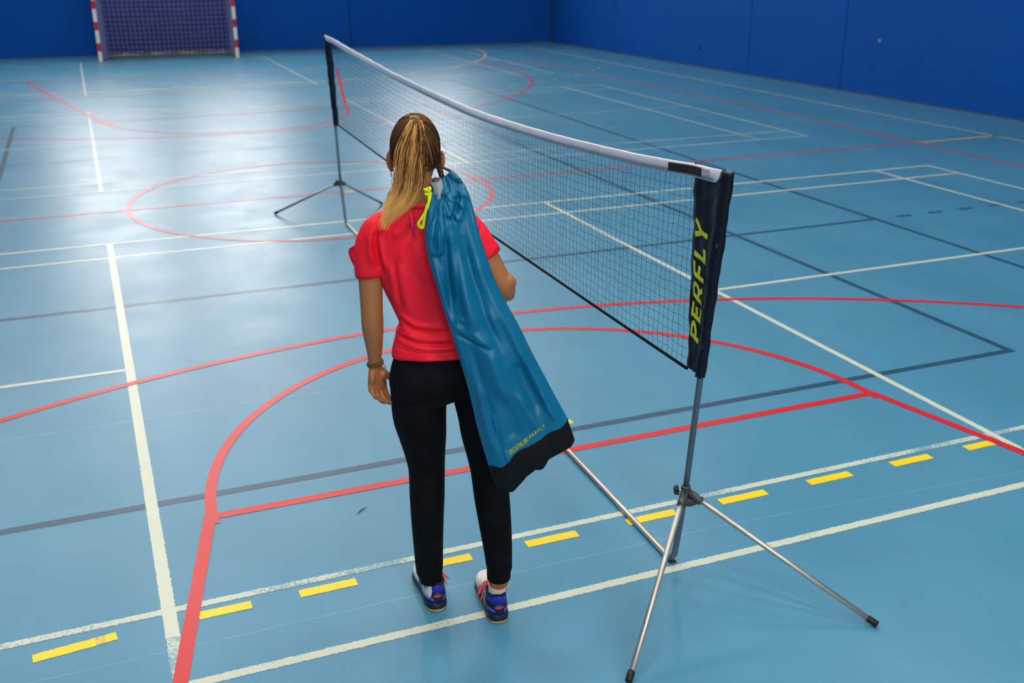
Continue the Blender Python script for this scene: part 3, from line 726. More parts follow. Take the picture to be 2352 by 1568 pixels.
# face details
for s in (-1, 1):
    e = HC+(s*.031, .084, -.010)
    o = mesh('eye', *ellipsoid(e, (.0125, .0110, .0062), 16, 12), M['eye'], person); mesh('iris', *ellipsoid(e+(0, .0085, 0), (.0055, .0035, .0048), 12, 8), M['iris'], o)
    mesh('eyebrow', *stube([(*(e+(-.016, .012, .022)), .0015), (*(e+(0, .016, .026)), .003), (*(e+(.016, .009, .021)), .0015)], 10, 6), M['iris'], person)
mb = MB(); mb.add(*stube([(*(HC+(-.022, .080, -.079)), .002, .002), (*(HC+(0, .091, -.076)), .004, .005), (*(HC+(.022, .080, -.079)), .002, .002)], 12, 8)); mb.add(*stube([(*(HC+(-.020, .080, -.081)), .002, .002), (*(HC+(0, .090, -.085)), .004, .005), (*(HC+(.020, .080, -.081)), .002, .002)], 12, 8)); mb.obj('lips', M['lip'], person)

# ---- folds: ridges (amp > 0) and creases (amp < 0) given as polylines in (x, z) on the camera-side of a cloth
FOLD = 1.5
def folds(v, nrm, L, face=-.15):
    d = np.zeros(len(v)); w_ = sstep(-face, -.6, nrm[:, 1])
    w_ = np.clip((-nrm[:, 1]-.05)/.5, 0, 1)
    for pts, wd_, amp in L:
        best = np.full(len(v), 1e9); tb = np.zeros(len(v)); P = np.array(pts)
        n = len(P)-1
        for i in range(n):
            a = P[i]; b = P[i+1]; ab = b-a; L2 = ab@ab
            t = np.clip(((v[:, 0]-a[0])*ab[0]+(v[:, 2]-a[1])*ab[1])/L2, 0, 1)
            dx = v[:, 0]-(a[0]+t*ab[0]); dz = v[:, 2]-(a[1]+t*ab[1]); q = dx*dx+dz*dz
            m = q < best; best[m] = q[m]; tb[m] = (i+t[m])/n
        taper = np.clip(np.minimum(tb, 1-tb)*5+.25, 0, 1)
        d += FOLD*amp*np.exp(-best/(wd_*wd_))*taper
    return v+np.c_[np.zeros(len(v)), -d*w_, np.zeros(len(v))]
def px(L, y): return [tuple(pl(u, v, y)[[0, 2]]) for u, v in L]

# ---- shirt
sh = MB()
SR = [(-.024, .0, 1.008, .164, .118), (-.025, .0, 1.022, .165, .118), (-.030, -.002, 1.064, .156, .112), (-.036, .0, 1.105, .138, .100), (-.038, .002, 1.145, .122, .094), (-.048, .004, 1.20, .130, .098), (-.060, .006, 1.27, .147, .108), (-.074, .0, 1.36, .162, .106), (-.084, -.006, 1.43, .165, .092), (-.086, -.010, 1.475, .135, .076), (-.086, -.008, 1.505, .095, .064), (-.086, -.004, 1.525, .070, .058)]
sh.add(*stube(SR, 44, 36, ref=(1, 0, 0)))
sh.add(*stube([(-.13, -.006, 1.468, .062, .058), (-.20, -.005, 1.445, .066, .060), (-.232, -.004, 1.40, .060, .056), (-.244, -.004, 1.355, .054, .053), (-.246, -.004, 1.315, .049, .048), (-.2465, -.004, 1.305, .048, .047)], 22, 24, ref=(0, 1, 0)))
sh.add(*stube([(-.04, -.006, 1.468, .062, .058), (.035, -.006, 1.462, .064, .060), (.080, -.008, 1.43, .060, .056), (.112, -.010, 1.385, .056, .053), (.128, -.011, 1.355, .054, .052)], 22, 24, ref=(0, 1, 0)))
sme = remesh(sh, .0045, 5, .5); v, n = getv(sme)
yb = -.09
SF = [(px([(915, 728), (950, 748), (1030, 752)], yb), .010, .007), (px([(915, 742), (955, 760), (1030, 763)], yb), .007, -.005),
      (px([(912, 755), (945, 770), (1035, 765)], yb), .009, .006), (px([(912, 771), (960, 778), (1045, 776)], yb), .009, .007),
      (px([(912, 780), (970, 788), (1045, 787)], yb), .006, -.005), (px([(906, 792), (985, 798), (1050, 793)], yb), .010, .005),
      (px([(905, 812), (980, 816), (1055, 808)], yb), .005, -.0025),
      (px([(866, 532), (860, 560), (868, 600), (878, 632)], yb), .010, -.014), (px([(852, 545), (848, 580), (858, 615)], yb), .012, .008), (px([(880, 520), (868, 540), (874, 585), (884, 625)], yb), .010, .008),
      (px([(840, 480), (850, 520), (846, 560)], yb), .014, .004),
      (px([(893, 610), (902, 660), (905, 720)], yb), .012, .005), (px([(915, 600), (925, 660), (940, 720)], yb), .016, .005), (px([(905, 590), (912, 650), (920, 710)], yb), .010, -.004),
      (px([(940, 505), (925, 530), (900, 545)], yb), .010, .004), (px([(955, 530), (930, 560), (915, 600)], yb), .012, .004), (px([(948, 545), (960, 600), (985, 650)], yb), .016, .004),
      (px([(943, 485), (948, 515), (951, 540)], yb), .005, -.003),
      (px([(1105, 500), (1095, 540), (1100, 560)], yb), .010, .005), (px([(1115, 480), (1108, 510), (1100, 545)], yb), .006, -.005),
      (px([(1098, 470), (1120, 510), (1135, 535)], yb), .010, .003)]
v = folds(v, n, SF)
# hem and sleeve edges: slight turned border, shallow body waviness
wv = .0018*np.sin(v[:, 0]*70+v[:, 2]*25)*np.exp(-((v[:, 2]-1.04)/.06)**2); v += n*wv[:, None]
hemb = .0018*np.exp(-((v[:, 2]-1.018)/.006)**2); v += n*hemb[:, None]
# the hem dips towards the middle of the back
w_ = sstep(1.09, 1.005, v[:, 2]); v[:, 2] += w_*(.006*((v[:, 0]+.025)/.16)**2+.21*np.clip(-v[:, 1], 0, .13))
setv(sme, v); shirt = link('shirt', sme, M['shirt'], person)
# neckband, sleeve cuffs and the turned-up cuff on the left sleeve
mesh('neckband', *tube([(-.086+.069*math.cos(t), -.004+.060*math.sin(t), 1.523-.010*math.sin(t)) for t in np.linspace(0, 2*math.pi, 41)], [(.004, .008)]*41, 8, cap=False, ref=(1, 0, 0)), M['shirt'], shirt)
def cuff(c, ax, ra, rb, name='sleeve_cuff', h=.030, flare=.0, gap=None):
    c = np.array(c, float); ax = np.array(ax, float); ax /= np.linalg.norm(ax)
    A = np.cross(ax, (0, 1, 0)); A /= np.linalg.norm(A); B = np.cross(ax, A); rings = []
    for off, k in ((0, .985), (h*.3, 1.0), (h, 1.0+flare/ra), (h, .965), (h*.3, .95), (0, .94)):
        rings.append([c+ax*off+A*ra*k*math.cos(t)+B*rb*k*math.sin(t) for t in np.linspace(0, 2*math.pi, 33)[:-1]])
    rings.append(rings[0]); return mesh(name, *loft(rings, cap=False), M['shirt'], shirt)
cuff((-.2465, -.004, 1.328), (.10, .0, -1), .0500, .0485); cuff((.1150, -.0105, 1.382), (.45, -.0, -.89), .0545, .0525)
P_ = [pl(812, 566, .02), pl(802, 574, .035), pl(806, 592, .03), pl(816, 612, .015), pl(826, 628, -.01)]
mb = MB(); rings = []
for i, q in enumerate(spline(P_, 14)):
    t = i/13; wdt = .018*math.sin(math.pi*min(1, .12+t*.95))+.003
    rings.append([q+np.array((-.002, -.006, 0)), q+np.array((-.001, .0, .002)), q+np.array((wdt, .012, .010)), q+np.array((wdt+.002, -.004, .008))])
mesh('turned_cuff', *loft(rings), M['shirt'], shirt)
q0, q1, q2 = pl(943, 490, -.112), pl(946, 512, -.118), pl(951, 541, -.122)
mesh('back_slit_tape', *tube([q0, q1, q2], [(.0048, .0015), (.0048, .002), (.004, .0015)], 8, ref=(1, 0, 0)), M['magenta'], shirt)

# ---- trousers
tr = MB()
tr.add(*stube([(-.022, .0, 1.03, .150, .104), (-.022, -.004, .98, .172, .112), (-.018, -.010, .945, .185, .116), (-.008, -.002, .925, .170, .095), (-.004, .015, .91, .12, .06)], 18, 32, ref=(1, 0, 0)))
for s in (-1, 1): tr.add(*ellipsoid((-.006+s*.094, -.044, .940), (.084, .074, .085), 20, 14))
tr.add(*ellipsoid((-.010, .036, .932), (.160, .074, .080), 24, 16))
TLL = [(-.103, -.002, .900, .096, .110), (-.104, .004, .80, .0925, .102), (-.096, .012, .72, .083, .088), (-.090, .022, .64, .071, .078), (-.087, .026, .57, .064, .070), (-.088, .012, .48, .062, .068), (-.090, .008, .38, .058, .064), (-.0905, .018, .28, .054, .058), (-.0905, .030, .19, .051, .053), (-.090, .036, .155, .049, .051), (-.088, .038, .145, .043, .046), (-.086, .040, .112, .041, .045)]
TRL = [(.098, -.002, .900, .094, .110), (.112, .002, .80, .0875, .102), (.116, .006, .72, .080, .088), (.125, .008, .64, .071, .078), (.133, .004, .57, .066, .070), (.140, -.010, .48, .063, .068), (.150, -.026, .38, .058, .064), (.158, -.034, .29, .052, .058), (.162, -.036, .225, .0475, .053), (.163, -.036, .207, .0465, .051), (.162, -.035, .197, .0425, .047), (.161, -.033, .160, .0415, .046)]
for K in (TLL, TRL): tr.add(*stube(K, 60, 24, ref=(1, 0, 0)))
tme = remesh(tr, .0038, 6, .5); v, n = getv(tme)
TF = [(px([(990, 922), (1035, 908)], -.1), .012, -.006), (px([(1040, 910), (1075, 920)], -.1), .012, -.005), (px([(930, 935), (985, 925)], -.1), .012, -.003),
      (px([(955, 1240), (985, 1260), (1010, 1255)], 0), .010, .003), (px([(958, 1275), (985, 1290), (1015, 1280)], 0), .009, .003), (px([(1122, 1250), (1150, 1262), (1172, 1255)], 0), .009, .003), (px([(940, 1085), (980, 1100), (1018, 1090)], 0), .012, .003),
      (px([(1095, 1160), (1130, 1175), (1165, 1165)], 0), .012, .003), (px([(917, 832), (912, 860), (906, 900), (912, 950), (918, 1000)], -.05), .004, -.004), (px([(985, 1000), (990, 1100), (992, 1200)], 0), .012, .002)]
v = folds(v, n, TF); setv(tme, v); trousers = link('trousers', tme, M['trouser'], person)
for K, yy in ((TLL, .036), (TRL, -.034)):
    x, y, z, a, b = K[-1]
    mesh('ankle_cuff', *tube([(x, y, z+.03), (x, y, z+.028), (x, y, z), (x, y, z-.002)], [(a-.001, b-.001), (a+.002, b+.002), (a+.001, b+.001), (a-.002, b-.002)], 24, ref=(1, 0, 0)), M['trouser'], trousers)

# ---- shoes
def outline(s):
    xs = [0, .006, .02, .05, .10, .15, .19, .22, .245, .262, .272, .276]; ws = [.010, .022, .031, .036, .034, .036, .041, .042, .036, .026, .014, .004]
    return float(np.interp(s, xs, ws))
SS = [0, .003, .008, .016, .03, .05, .08, .11, .14, .17, .20, .225, .245, .258, .268, .274, .276]
def shoe(k):
    (hx, hy), an = FOOT[k]; side = -1 if k == 'L' else 1      # side: outer side sign
    root = empty('shoe', (hx, hy, 0), an); root.parent = person; root.scale = (1.13, 1.02, 1.18)
    def slab(z0, z1, g0, g1, name, mk, toe=.0, parent=root):
        left = [(-outline(s), s) for s in SS]; right = [(outline(s), s) for s in SS[::-1]]
        pts = left+right; rings = []
        for z, g in ((z0, g0-.002), (z0+.002, g0), (z1-.002, g1), (z1, g1-.003)):
            rings.append([(x*(1+g/.04), .138+(y-.138)*(1+g/.138), z+toe*max(0, (y-.19)/.08)**2) for x, y in pts])
        return mesh(name, *loft(rings), M[mk], parent)
    sole = slab(0.0, .012, .0, .002, 'sole', 'gum', .010); slab(.010, .034, .002, -.001, 'midsole', 'shoe_navy', .008)
    # heel cup
    def cup(z0, z1, g0, g1, name, mk, parent=root, bul=.0):
        rings = []
        for z, g in ((z0, g0), ((z0+z1)/2, (g0+g1)/2+bul), (z1, g1), (z1, g1-.006)):
            rings.append([((.034+g)*math.cos(t), .064+(.064+g)*math.sin(t) if math.sin(t) < 0 else .064+(.05+g)*math.sin(t), z+(.012*max(0, -math.sin(t))**2 if z > .07 else 0)) for t in np.linspace(0, 2*math.pi, 33)[:-1]])
        return mesh(name, *loft(rings), M[mk], parent)
    hcnt = cup(.030, .068, .001, -.0008, 'heel_counter', 'shoe_navy', bul=.001); cup(.066, .087, -.0010, -.0035, 'heel_collar', 'shoe_blue', bul=.001)
    mesh('collar_lining', *tube([(.0285*math.cos(t), .064+(.0585*math.sin(t) if math.sin(t) < 0 else .05*math.sin(t)), .087+.012*max(0, -math.sin(t))**2) for t in np.linspace(0, 2*math.pi, 33)], [.0045]*33, 8, cap=False), M['black_cloth'], root)
    # vamp
    rings = []
    for s in (.072, .09, .11, .13, .15, .18, .21, .235, .255, .268, .2735):
        w = outline(s)*.985; h = float(np.interp(s, [.07, .11, .15, .20, .24, .262, .274], [.052, .052, .042, .028, .020, .014, .006])); z0 = .031+.008*max(0, (s-.19)/.08)**2
        rings.append([(w*math.copysign(abs(math.cos(t))**.75, math.cos(t)), s, z0+h*math.sin(t)**.85) for t in np.linspace(0.0001, math.pi-.0001, 17)])
    vamp = mesh('vamp', *loft(rings), M['shoe_white'], root)
    for j, s in enumerate((.105, .122, .140)):      # side stripes
        for sd in (-1, 1):
            mesh('stripe', *tube([(sd*(outline(s)*1.0), s-.01, .037), (sd*(outline(s)*.95), s, .055), (sd*outline(s)*.72, s+.008, .068)], [.0012, .0016, .0008], 5), M['shoe_navy'], vamp)
    mesh('toe_print', *tube([(side*.030, .165, .058), (side*.022, .185, .062)], [(.006, .0012), (.004, .0012)], 6, ref=(0, 1, 0)), M['green_print'], vamp)
    tongue = mesh('tongue', *stube([(0, .085, .086, .022, .004), (0, .105, .088, .022, .004), (0, .14, .076, .018, .004)], 8, 10, ref=(1, 0, 0)), M['shoe_white'], root)
    for j in range(5):
        s = .105+j*.016; z = float(np.interp(s, [.10, .15, .2], [.090, .078, .062])); mesh('lace', *tube([(-.022, s, z-.012), (0, s+.004, z), (.022, s, z-.012)], .002, 6), M['pink'], root)
    b = (-.008, .105, .094); inn = -side
    for e, lift in (((inn*.055, .085, .066), .01), ((inn*.050, .125, .060), .008)):
        lp = spline([b, ((b[0]+e[0])/2, b[1]-.012+lift, .097), e, ((b[0]+e[0])/2+.004, b[1]+.012, .078), b], 26)
        mesh('lace_loop', *tube(lp, .0022, 6), M['pink'], root)
    mesh('lace_end', *tube(spline([b, (inn*.03, .09, .09), (inn*.047, .075, .05)], 10), .002, 6), M['pink'], root)
    # heel patches and print
    def heel_pt(x, z, off):      # point on the back of the heel cup
        q = max(-.99, min(.99, x/.034)); t = -math.acos(q); g = float(np.interp(z, [.03, .068], [.001, -.0008]))+.0014
        return ((.034+g+off)*math.cos(t), .064+(.064+g+off)*math.sin(t), z)
    for x0, x1 in ((-.031, -.012), (.012, .031)):
        v = []; nx = 5
        for zz, sh_ in ((.040, 0), (.0515, .003)):
            for i in range(nx+1):
                a0, a1 = (x0, x1-(-sh_ if False else sh_)) if x0 < 0 else (x0+sh_, x1)
                v.append(heel_pt(a0+(a1-a0)*i/nx, zz, .0008))
        mesh('heel_patch', v, [(i, i+1, nx+2+i, nx+1+i) for i in range(nx)], M['shoe_patch'], root)
    V_, F_, w_ = text_mesh('PERFLY', .26, .12, .12)
    mesh('heel_lettering', [heel_pt(-.0135+.027*x/w_,   .0555+.0065*y, .0012) for x, y in V_], F_, M['coral'], root, smooth=False)
    return root
for k in 'LR': shoe(k)
for (x, y), k in (((-.082, .048), 'L'), ((.156, -.028), 'R')):
    mesh('sock', *stube([(x, y, .055, .034, .046), (x, y, .095, .034, .046), (x+.001, y-.002, .120, .033, .041), (x+.001, y-.002, .126, .0325, .040), (x+.001, y-.002, .128, .030, .036)], 10, 20, ref=(1, 0, 0)), M['sock'], person)
# anklet of shell beads on the right ankle
an_ = empty('anklet', (.160, -.033, .140)); an_.parent = person
bm_ = None
for i in range(20):
    t = 2*math.pi*i/20; c = (.0372*math.cos(t), .0385*math.sin(t), .004*math.sin(t)-.006*(math.sin(t) < 0)*abs(math.sin(t)))
    if bm_ is None: o = mesh('bead', *ellipsoid((0, 0, 0), (.0030, .0046, .0032), 10, 8), M['bead'], an_); bm_ = o.data
    else: o = bpy.data.objects.new('bead', bm_); COL.objects.link(o); o.parent = an_
    o.location = c; o.rotation_euler = (0, 0, t)
# braided bracelet with knot ends on the left wrist
br = empty('bracelet', (-.2465, .019, .982)); br.parent = person
for ph in (0, 2.1, 4.2):
    mesh('braid', *tube([((.0245+.0018*math.cos(9*t+ph))*math.cos(t), (.0245+.0018*math.cos(9*t+ph))*math.sin(t), .006*math.sin(9*t+ph)+.004*math.cos(t)) for t in np.linspace(0, 2*math.pi, 90)], .0026, 6, cap=False), M['braid'], br)
mesh('knot', *ellipsoid((.0245, -.010, .004), (.005, .005, .005), 10, 8), M['braid'], br)
for dx in (0, .004): mesh('tassel', *tube(spline([(.026, -.012, .003), (.030+dx, -.014, -.006), (.033+dx, -.015, -.016)], 8), .0009, 5), M['braid'], br)
for s in (-1, 1):
    c = HC+(s*.080, .002, -.074)
    mesh('earring', *tube([c+np.array((0, .007*math.cos(t), .008*math.sin(t))) for t in np.linspace(0, 2*math.pi, 17)], .0011, 6, cap=False), M['silver'], person)

# ---- hair
def hair_mat():
    m, nt, b = newmat('hair'); at_ = nnode(nt, 'ShaderNodeAttribute'); at_.attribute_name = 'shade'
    r = ramp(nt, at_.outputs['Fac'], [(0., lin((44, 28, 18))), (.3, lin((88, 60, 36))), (.6, lin((190, 136, 78))), (1., lin((255, 204, 116)))])
    nt.links.new(r.outputs[0], b.inputs['Base Color']); b.inputs['Roughness'].default_value = .6; b.inputs['Specular IOR Level'].default_value = .12
    return m
M['hair'] = hair_mat()
def hair_obj(name, strands, parent):
    """strands: list of (points, radii, shades); 4-sided tapering tubes"""
    mb = MB(); sh_ = []
    for P, R, S_ in strands:
        b = len(mb.v); mb.add(*tube(P, R, 4, cap=False)); sh_ += [q for q in S_ for _ in range(4)]
    o = mb.obj(name, M['hair'], parent); at_ = o.data.attributes.new('shade', 'FLOAT', 'POINT'); at_.data.foreach_set('value', sh_); return o
HR = np.array((.0755, .0955, .1035)); HHC = HC+(0, -.005, .010)
def on_head(dv, off=0.): dv = np.array(dv)/np.linalg.norm(dv); return HHC+dv*(HR+off)
TIE = np.array((.03, -.50, .86)); TIE /= np.linalg.norm(TIE)
# scalp cap
nu, nv = 48, 36; v = []; f = []; shd = []
for i in range(nv+1):
    for j in range(nu):
        th = math.pi*i/nv; ph = 2*math.pi*j/nu; d = np.array((math.sin(th)*math.cos(ph), math.sin(th)*math.sin(ph), math.cos(th))); v.append(on_head(d+1e-6)); shd.append(.12)
def in_hair(d):
    y, z = d[1], d[2]
    if y > .25: return z > .42+.25*(y-.25)
    return z > (-.62 if y < -.2 else -.62+(y+.2)*1.9)
keep = [in_hair((np.array(p)-HHC)/HR) for p in v]
for i in range(nv):
    for j in range(nu):
        q = (i*nu+j, (i+1)*nu+j, (i+1)*nu+(j+1) % nu, i*nu+(j+1) % nu)
        if all(keep[k] for k in q): f.append(q)
cap = mesh('scalp_hair', v, f, M['hair'], person); at_ = cap.data.attributes.new('shade', 'FLOAT', 'POINT'); at_.data.foreach_set('value', shd)
so = cap.modifiers.new('s', 'SOLIDIFY'); so.thickness = .006; so.offset = -1
hair_root = cap
st = []
for i in range(620):
    a = rng.uniform(0, 2*math.pi)
    # hairline direction
    y = math.sin(a); x = math.cos(a)
    z = .45 if y > .3 else (-.60 if y < -.2 else -.60+(y+.2)*2.0)
    z += rng.uniform(0, .9)**2*.8
    z = min(z, .85); rr = math.sqrt(1-z*z) if abs(z) < 1 else 0
    d0 = np.array((x*rr, y*rr, z)); d0 /= np.linalg.norm(d0)
    om = math.acos(np.clip(d0@TIE, -1, 1)); off = rng.uniform(.0005, .0045); pts = []
    wob = rng.normal(0, .025)
    for t in np.linspace(0, 1, 14):
        d = (math.sin((1-t)*om)*d0+math.sin(t*om)*TIE)/math.sin(om)
        sidev = np.cross(d0, TIE); d = d+sidev*wob*math.sin(math.pi*t)
        pts.append(on_head(d, off+.004*sstep(.75, 1, t)))
    base_ = rng.choice([.02, .10, .18, .28, .5], p=[.20, .24, .24, .18, .14]); k = np.linspace(0, 1, 14)
    st.append((pts, [.0004+.0011*math.sin(math.pi*min(1, .15+.85*q)) for q in k], list(np.clip(base_+.22*k**2*(rng.uniform(0, 1.6)), 0, 1))))
hair_obj('combed_strands', st, cap)
# tie and ponytail
tie = on_head(TIE, .006)
PT = [(*tie, .010, .011), (*pl(955, 283, -.075), .015, .014), (*pl(951, 312, -.105), .030, .022), (*pl(946, 350, -.125), .040, .026), (*pl(943, 392, -.135), .042, .027), (*pl(938, 425, -.135), .042, .026), (*pl(927, 455, -.137), .044, .023), (*pl(911, 483, -.140), .036, .018), (*pl(895, 510, -.143), .018, .012), (*pl(888, 530, -.145), .008, .006)]
PS = spline(PT, 40)
core = MB(); core.add(*tube(PS[3:34, :3], [(max(.0015, q[3]*.78*(1-sstep(22, 33, i))), max(.0015, q[4]*.65*(1-sstep(22, 33, i)))) for i, q in list(enumerate(PS[:34]))[3:]], 16, ref=(1, 0, 0)))
o = core.obj('ponytail_core', M['hair'], hair_root); at_ = o.data.attributes.new('shade', 'FLOAT', 'POINT')
at_.data.foreach_set('value', [float(np.interp(i, [0, 15, 24, 33], [.3, .25, .45, .75])) for i in range(3, 34) for _ in range(16)])
st = []
for i in range(760):
    r = math.sqrt(rng.uniform(.25, 1)); a = rng.uniform(0, 2*math.pi); ca, sa = r*math.cos(a), r*math.sin(a)
    end = int(39*np.clip(.86-.13*ca+rng.normal(0, .05), .62, 1.0))
    wob = rng.normal(0, .0035, 2); fr = rng.uniform(3, 7); ph = rng.uniform(0, 6.28); pts = []
    m = end+1
    for j in range(m):
        q = PS[j]; t = j/39
        fl_ = 1+.10*math.sin(fr*t+ph)
        spread = 1+ .35*sstep(.8, 1.0, t)
        pts.append(q[:3]+np.array((ca*q[3]*fl_*spread+wob[0]*math.sin(fr*t*2+ph)*(1+t), -sa*q[4]*fl_+wob[1]*math.sin(fr*t*2), -.012*max(0, t-.6)*ca)))
    k = np.linspace(0, 1, m); rad = rng.uniform(.0006, .0012)
    tone = .20*math.sin(9*a+1.5*math.sin(2*a))+rng.choice([-.22, -.08, .05, .2, .38], p=[.22, .22, .22, .2, .14])
    tt = np.arange(m)/39.
    hs = .44+tone*(1-.5*tt)+.20*sstep(.30, .62, tt)+.44*sstep(.5, .8, tt)-.05*sstep(.1, .3, tt)  # blonde towards the tips, raised further for light caught on the shoulder
    st.append((pts, [rad*min(1, (.7+q*4))*(1-.9*sstep(.7, 1, q)) for q in k], list(np.clip(hs, 0, 1))))
hair_obj('ponytail', st, hair_root)
# wrap of hair over the tie
wr_ = []
for i in range(40):
    t0 = rng.uniform(0, 1); pts = [tie+np.array((.014*math.cos(t), -.006-.003*math.sin(t), .010*math.sin(t)+.004*t0)) for t in np.linspace(-.3, math.pi+.3, 12)]
    wr_.append((pts, [.0012]*12, [.55+.3*t0]*12))
hair_obj('hair_wrap', wr_, hair_root)
# stray wisps
ws = []
for K in ([(1009, 325, .0), (1018, 332, -.0), (1026, 346, -.0), (1022, 353, 0), (1012, 355, 0)], [(900, 335, 0), (893, 348, 0), (889, 366, 0), (892, 378, 0)], [(903, 400, -.01), (899, 420, -.02), (903, 436, -.02), (899, 450, -.03)], [(905, 405, -.01), (907, 425, -.02), (901, 445, -.02)], [(1000, 400, -.01), (992, 420, -.02), (999, 435, -.03)], [(870, 480, -.06), (880, 470, -.08), (897, 462, -.1), (907, 452, -.12)], [(1010, 345, .0), (1013, 360, 0), (1009, 372, 0)]):
    P = spline([pl(*q) for q in K], 14); ws.append((P, [.0006]*14, [.25]*14))
hair_obj('stray_wisps', ws, hair_root)

# ------------------------------------------------------------------ drawstring bag over the right shoulder
M['bag'] = mat('teal_nylon', (0, 104, 142), .46, vary=.05, vscale=10, bump=.05, bscale=160, spec=.4)
M['bag_black'] = mat('black_coated_base', (11, 12, 12), .75, vary=.1, bump=.05, bscale=200, spec=.25)
M['neon'] = mat('neon_yellow_cord', (214, 236, 0), .6, vary=.05, bump=.3, bscale=500)
M['print'] = mat('olive_lime_print', (168, 172, 30), .5)
M['strap'] = mat('black_webbing', (16, 16, 24), .75)
M['tube_grey'] = mat('grey_tube', (132, 140, 148), .4); M['tube_in'] = mat('tube_bore', (60, 54, 48), .6)
# rings: left edge pixel, right edge pixel, depth of centre line, half thickness
BR = [((1008, 418), (1034, 394), -.125, .010), ((992, 436), (1056, 415), -.145, .022), ((982, 462), (1074, 442), -.160, .034), ((977, 500), (1090, 490), -.175, .044),
      ((975, 545), (1105, 548), -.185, .050), ((988, 610), (1133, 632), -.195, .052), ((1006, 668), (1160, 690), -.205, .054), ((1028, 740), (1192, 748), -.215, .054),
      ((1052, 815), (1225, 815), -.222, .053), ((1076, 895), (1256, 873), -.228, .050), ((1097, 985), (1281, 920), -.232, .046), ((1121, 1066), (1303, 960), -.235, .042)]
BB = [((1121, 1066), (1303, 960), -.235, .0425), ((1129, 1092), (1311, 982), -.235, .042), ((1140, 1116), (1318, 1003), -.235, .036)]
def bkeys(B):
    out = []
    for a, b, y, t in B:
        L_, R_ = pl(*a, y), pl(*b, y); out.append((*((L_+R_)/2), *((R_-L_)/2), t))
    return np.array(out)
KB = bkeys(BR); NB = 240
SB = spline(KB, NB)
def bag_pt(t, ph, off=0.):
    """t 0..1 along the bag, ph angle; ph=-90deg faces the camera side"""
    x = t*(NB-1); i = min(int(x), NB-2); q = SB[i]*(1-(x-i))+SB[i+1]*(x-i)
    c, s = math.cos(ph), math.sin(ph); e = .82
    cx = math.copysign(abs(c)**e, c); sy = math.copysign(abs(s)**e, s)
    ple = math.exp(-(t/.16)**2)*.010*min(1, t/.03+.25); k = 15
    pl_ = ple*(math.cos(k*ph+1.2*math.sin(3*ph))+.4*math.cos(2.3*k*ph))
    # long soft folds running down the bag
    lf = .0085*sstep(.05, .3, t)*(1-.55*sstep(.7, 1, t))*(math.cos(5*ph+3.5*t+.6)+.7*math.cos(8*ph-2.5*t+2))
    r = 1+ (pl_+lf+off)/max(.03, .6*q[6]+.4*np.linalg.norm(q[3:6])*abs(c))
    p = q[:3]+q[3:6]*cx*(1+(pl_*.6+off)/np.linalg.norm(q[3:6]))+np.array((0, 1, 0))*sy*(q[6]+pl_+lf+off)
    return p
NP = 192
rings = [[bag_pt(i/(NB-1), 2*math.pi*j/NP) for j in range(NP)] for i in range(NB)]
vb_, fb_ = loft(rings); vb_ = np.array(vb_)
bag = empty('drawstring_bag', PO, -PA, label='long teal drawstring bag with black base slung over the person\'s right shoulder', cat='bag')
me = bpy.data.meshes.new('bag_body'); me.from_pydata([tuple(q) for q in vb_], [], fb_); me.update()
v, n = getv(me)
if n[:, 1][v[:, 1] < np.median(v[:, 1])].mean() > 0: me.flip_normals(); n = -n
Y = -.27
BF = [(px([(1022, 545), (1028, 600), (1033, 660), (1038, 720)], Y), .012, -.014), (px([(1005, 530), (1008, 580), (1003, 600)], Y), .014, .008), (px([(980, 598), (1003, 602), (1020, 594)], Y), .008, -.004),
      (px([(1028, 455), (1036, 480), (1034, 510)], Y), .009, .010), (px([(1052, 460), (1050, 485), (1038, 513), (1026, 508)], Y), .006, -.010), (px([(1062, 450), (1062, 490), (1052, 520)], Y), .010, .008),
      (px([(1018, 460), (1015, 490), (1020, 530)], Y), .006, -.007), (px([(1000, 455), (992, 490), (984, 530)], Y), .008, .006), (px([(1008, 455), (1003, 490), (1000, 520)], Y), .005, -.006), (px([(1044, 436), (1060, 437), (1072, 425)], Y), .006, -.007), (px([(1050, 450), (1070, 462), (1085, 470)], Y), .008, .004),
      (px([(1045, 752), (1068, 764), (1100, 776), (1130, 790)], Y), .018, .007), (px([(1046, 760), (1052, 740), (1065, 730)], Y), .010, .007), (px([(1048, 770), (1085, 786), (1125, 802)], Y), .0065, -.006),
      (px([(1060, 620), (1072, 690), (1090, 760)], Y), .022, .008), (px([(1090, 600), (1110, 680), (1150, 760)], Y), .025, .006), (px([(1045, 560), (1050, 640), (1060, 720)], Y), .012, -.006),
      (px([(1125, 800), (1140, 860), (1165, 930)], Y), .022, .007), (px([(1130, 950), (1137, 975), (1140, 995)], Y), .006, .004), (px([(1155, 1025), (1165, 1048), (1172, 1060)], Y), .006, .004),
      (px([(1185, 830), (1215, 890), (1250, 950)], Y), .025, -.010), (px([(1240, 900), (1262, 940), (1280, 965)], Y), .010, .005), (px([(1150, 900), (1175, 960), (1185, 1010)], Y), .025, -.007), (px([(1100, 880), (1112, 960), (1122, 1030)], Y), .014, .005)]
BF += [(px([(1000, 620), (1020, 700), (1050, 790), (1080, 880)], Y), .010, .006), (px([(1062, 560), (1085, 650), (1120, 740), (1150, 800)], Y), .014, -.007), (px([(1115, 700), (1150, 780), (1190, 860)], Y), .016, .006), (px([(1085, 800), (1105, 880), (1128, 960), (1150, 1030)], Y), .014, -.006), (px([(1190, 900), (1215, 950), (1235, 985)], Y), .014, .005)]
G = np.array((1010., 446.))
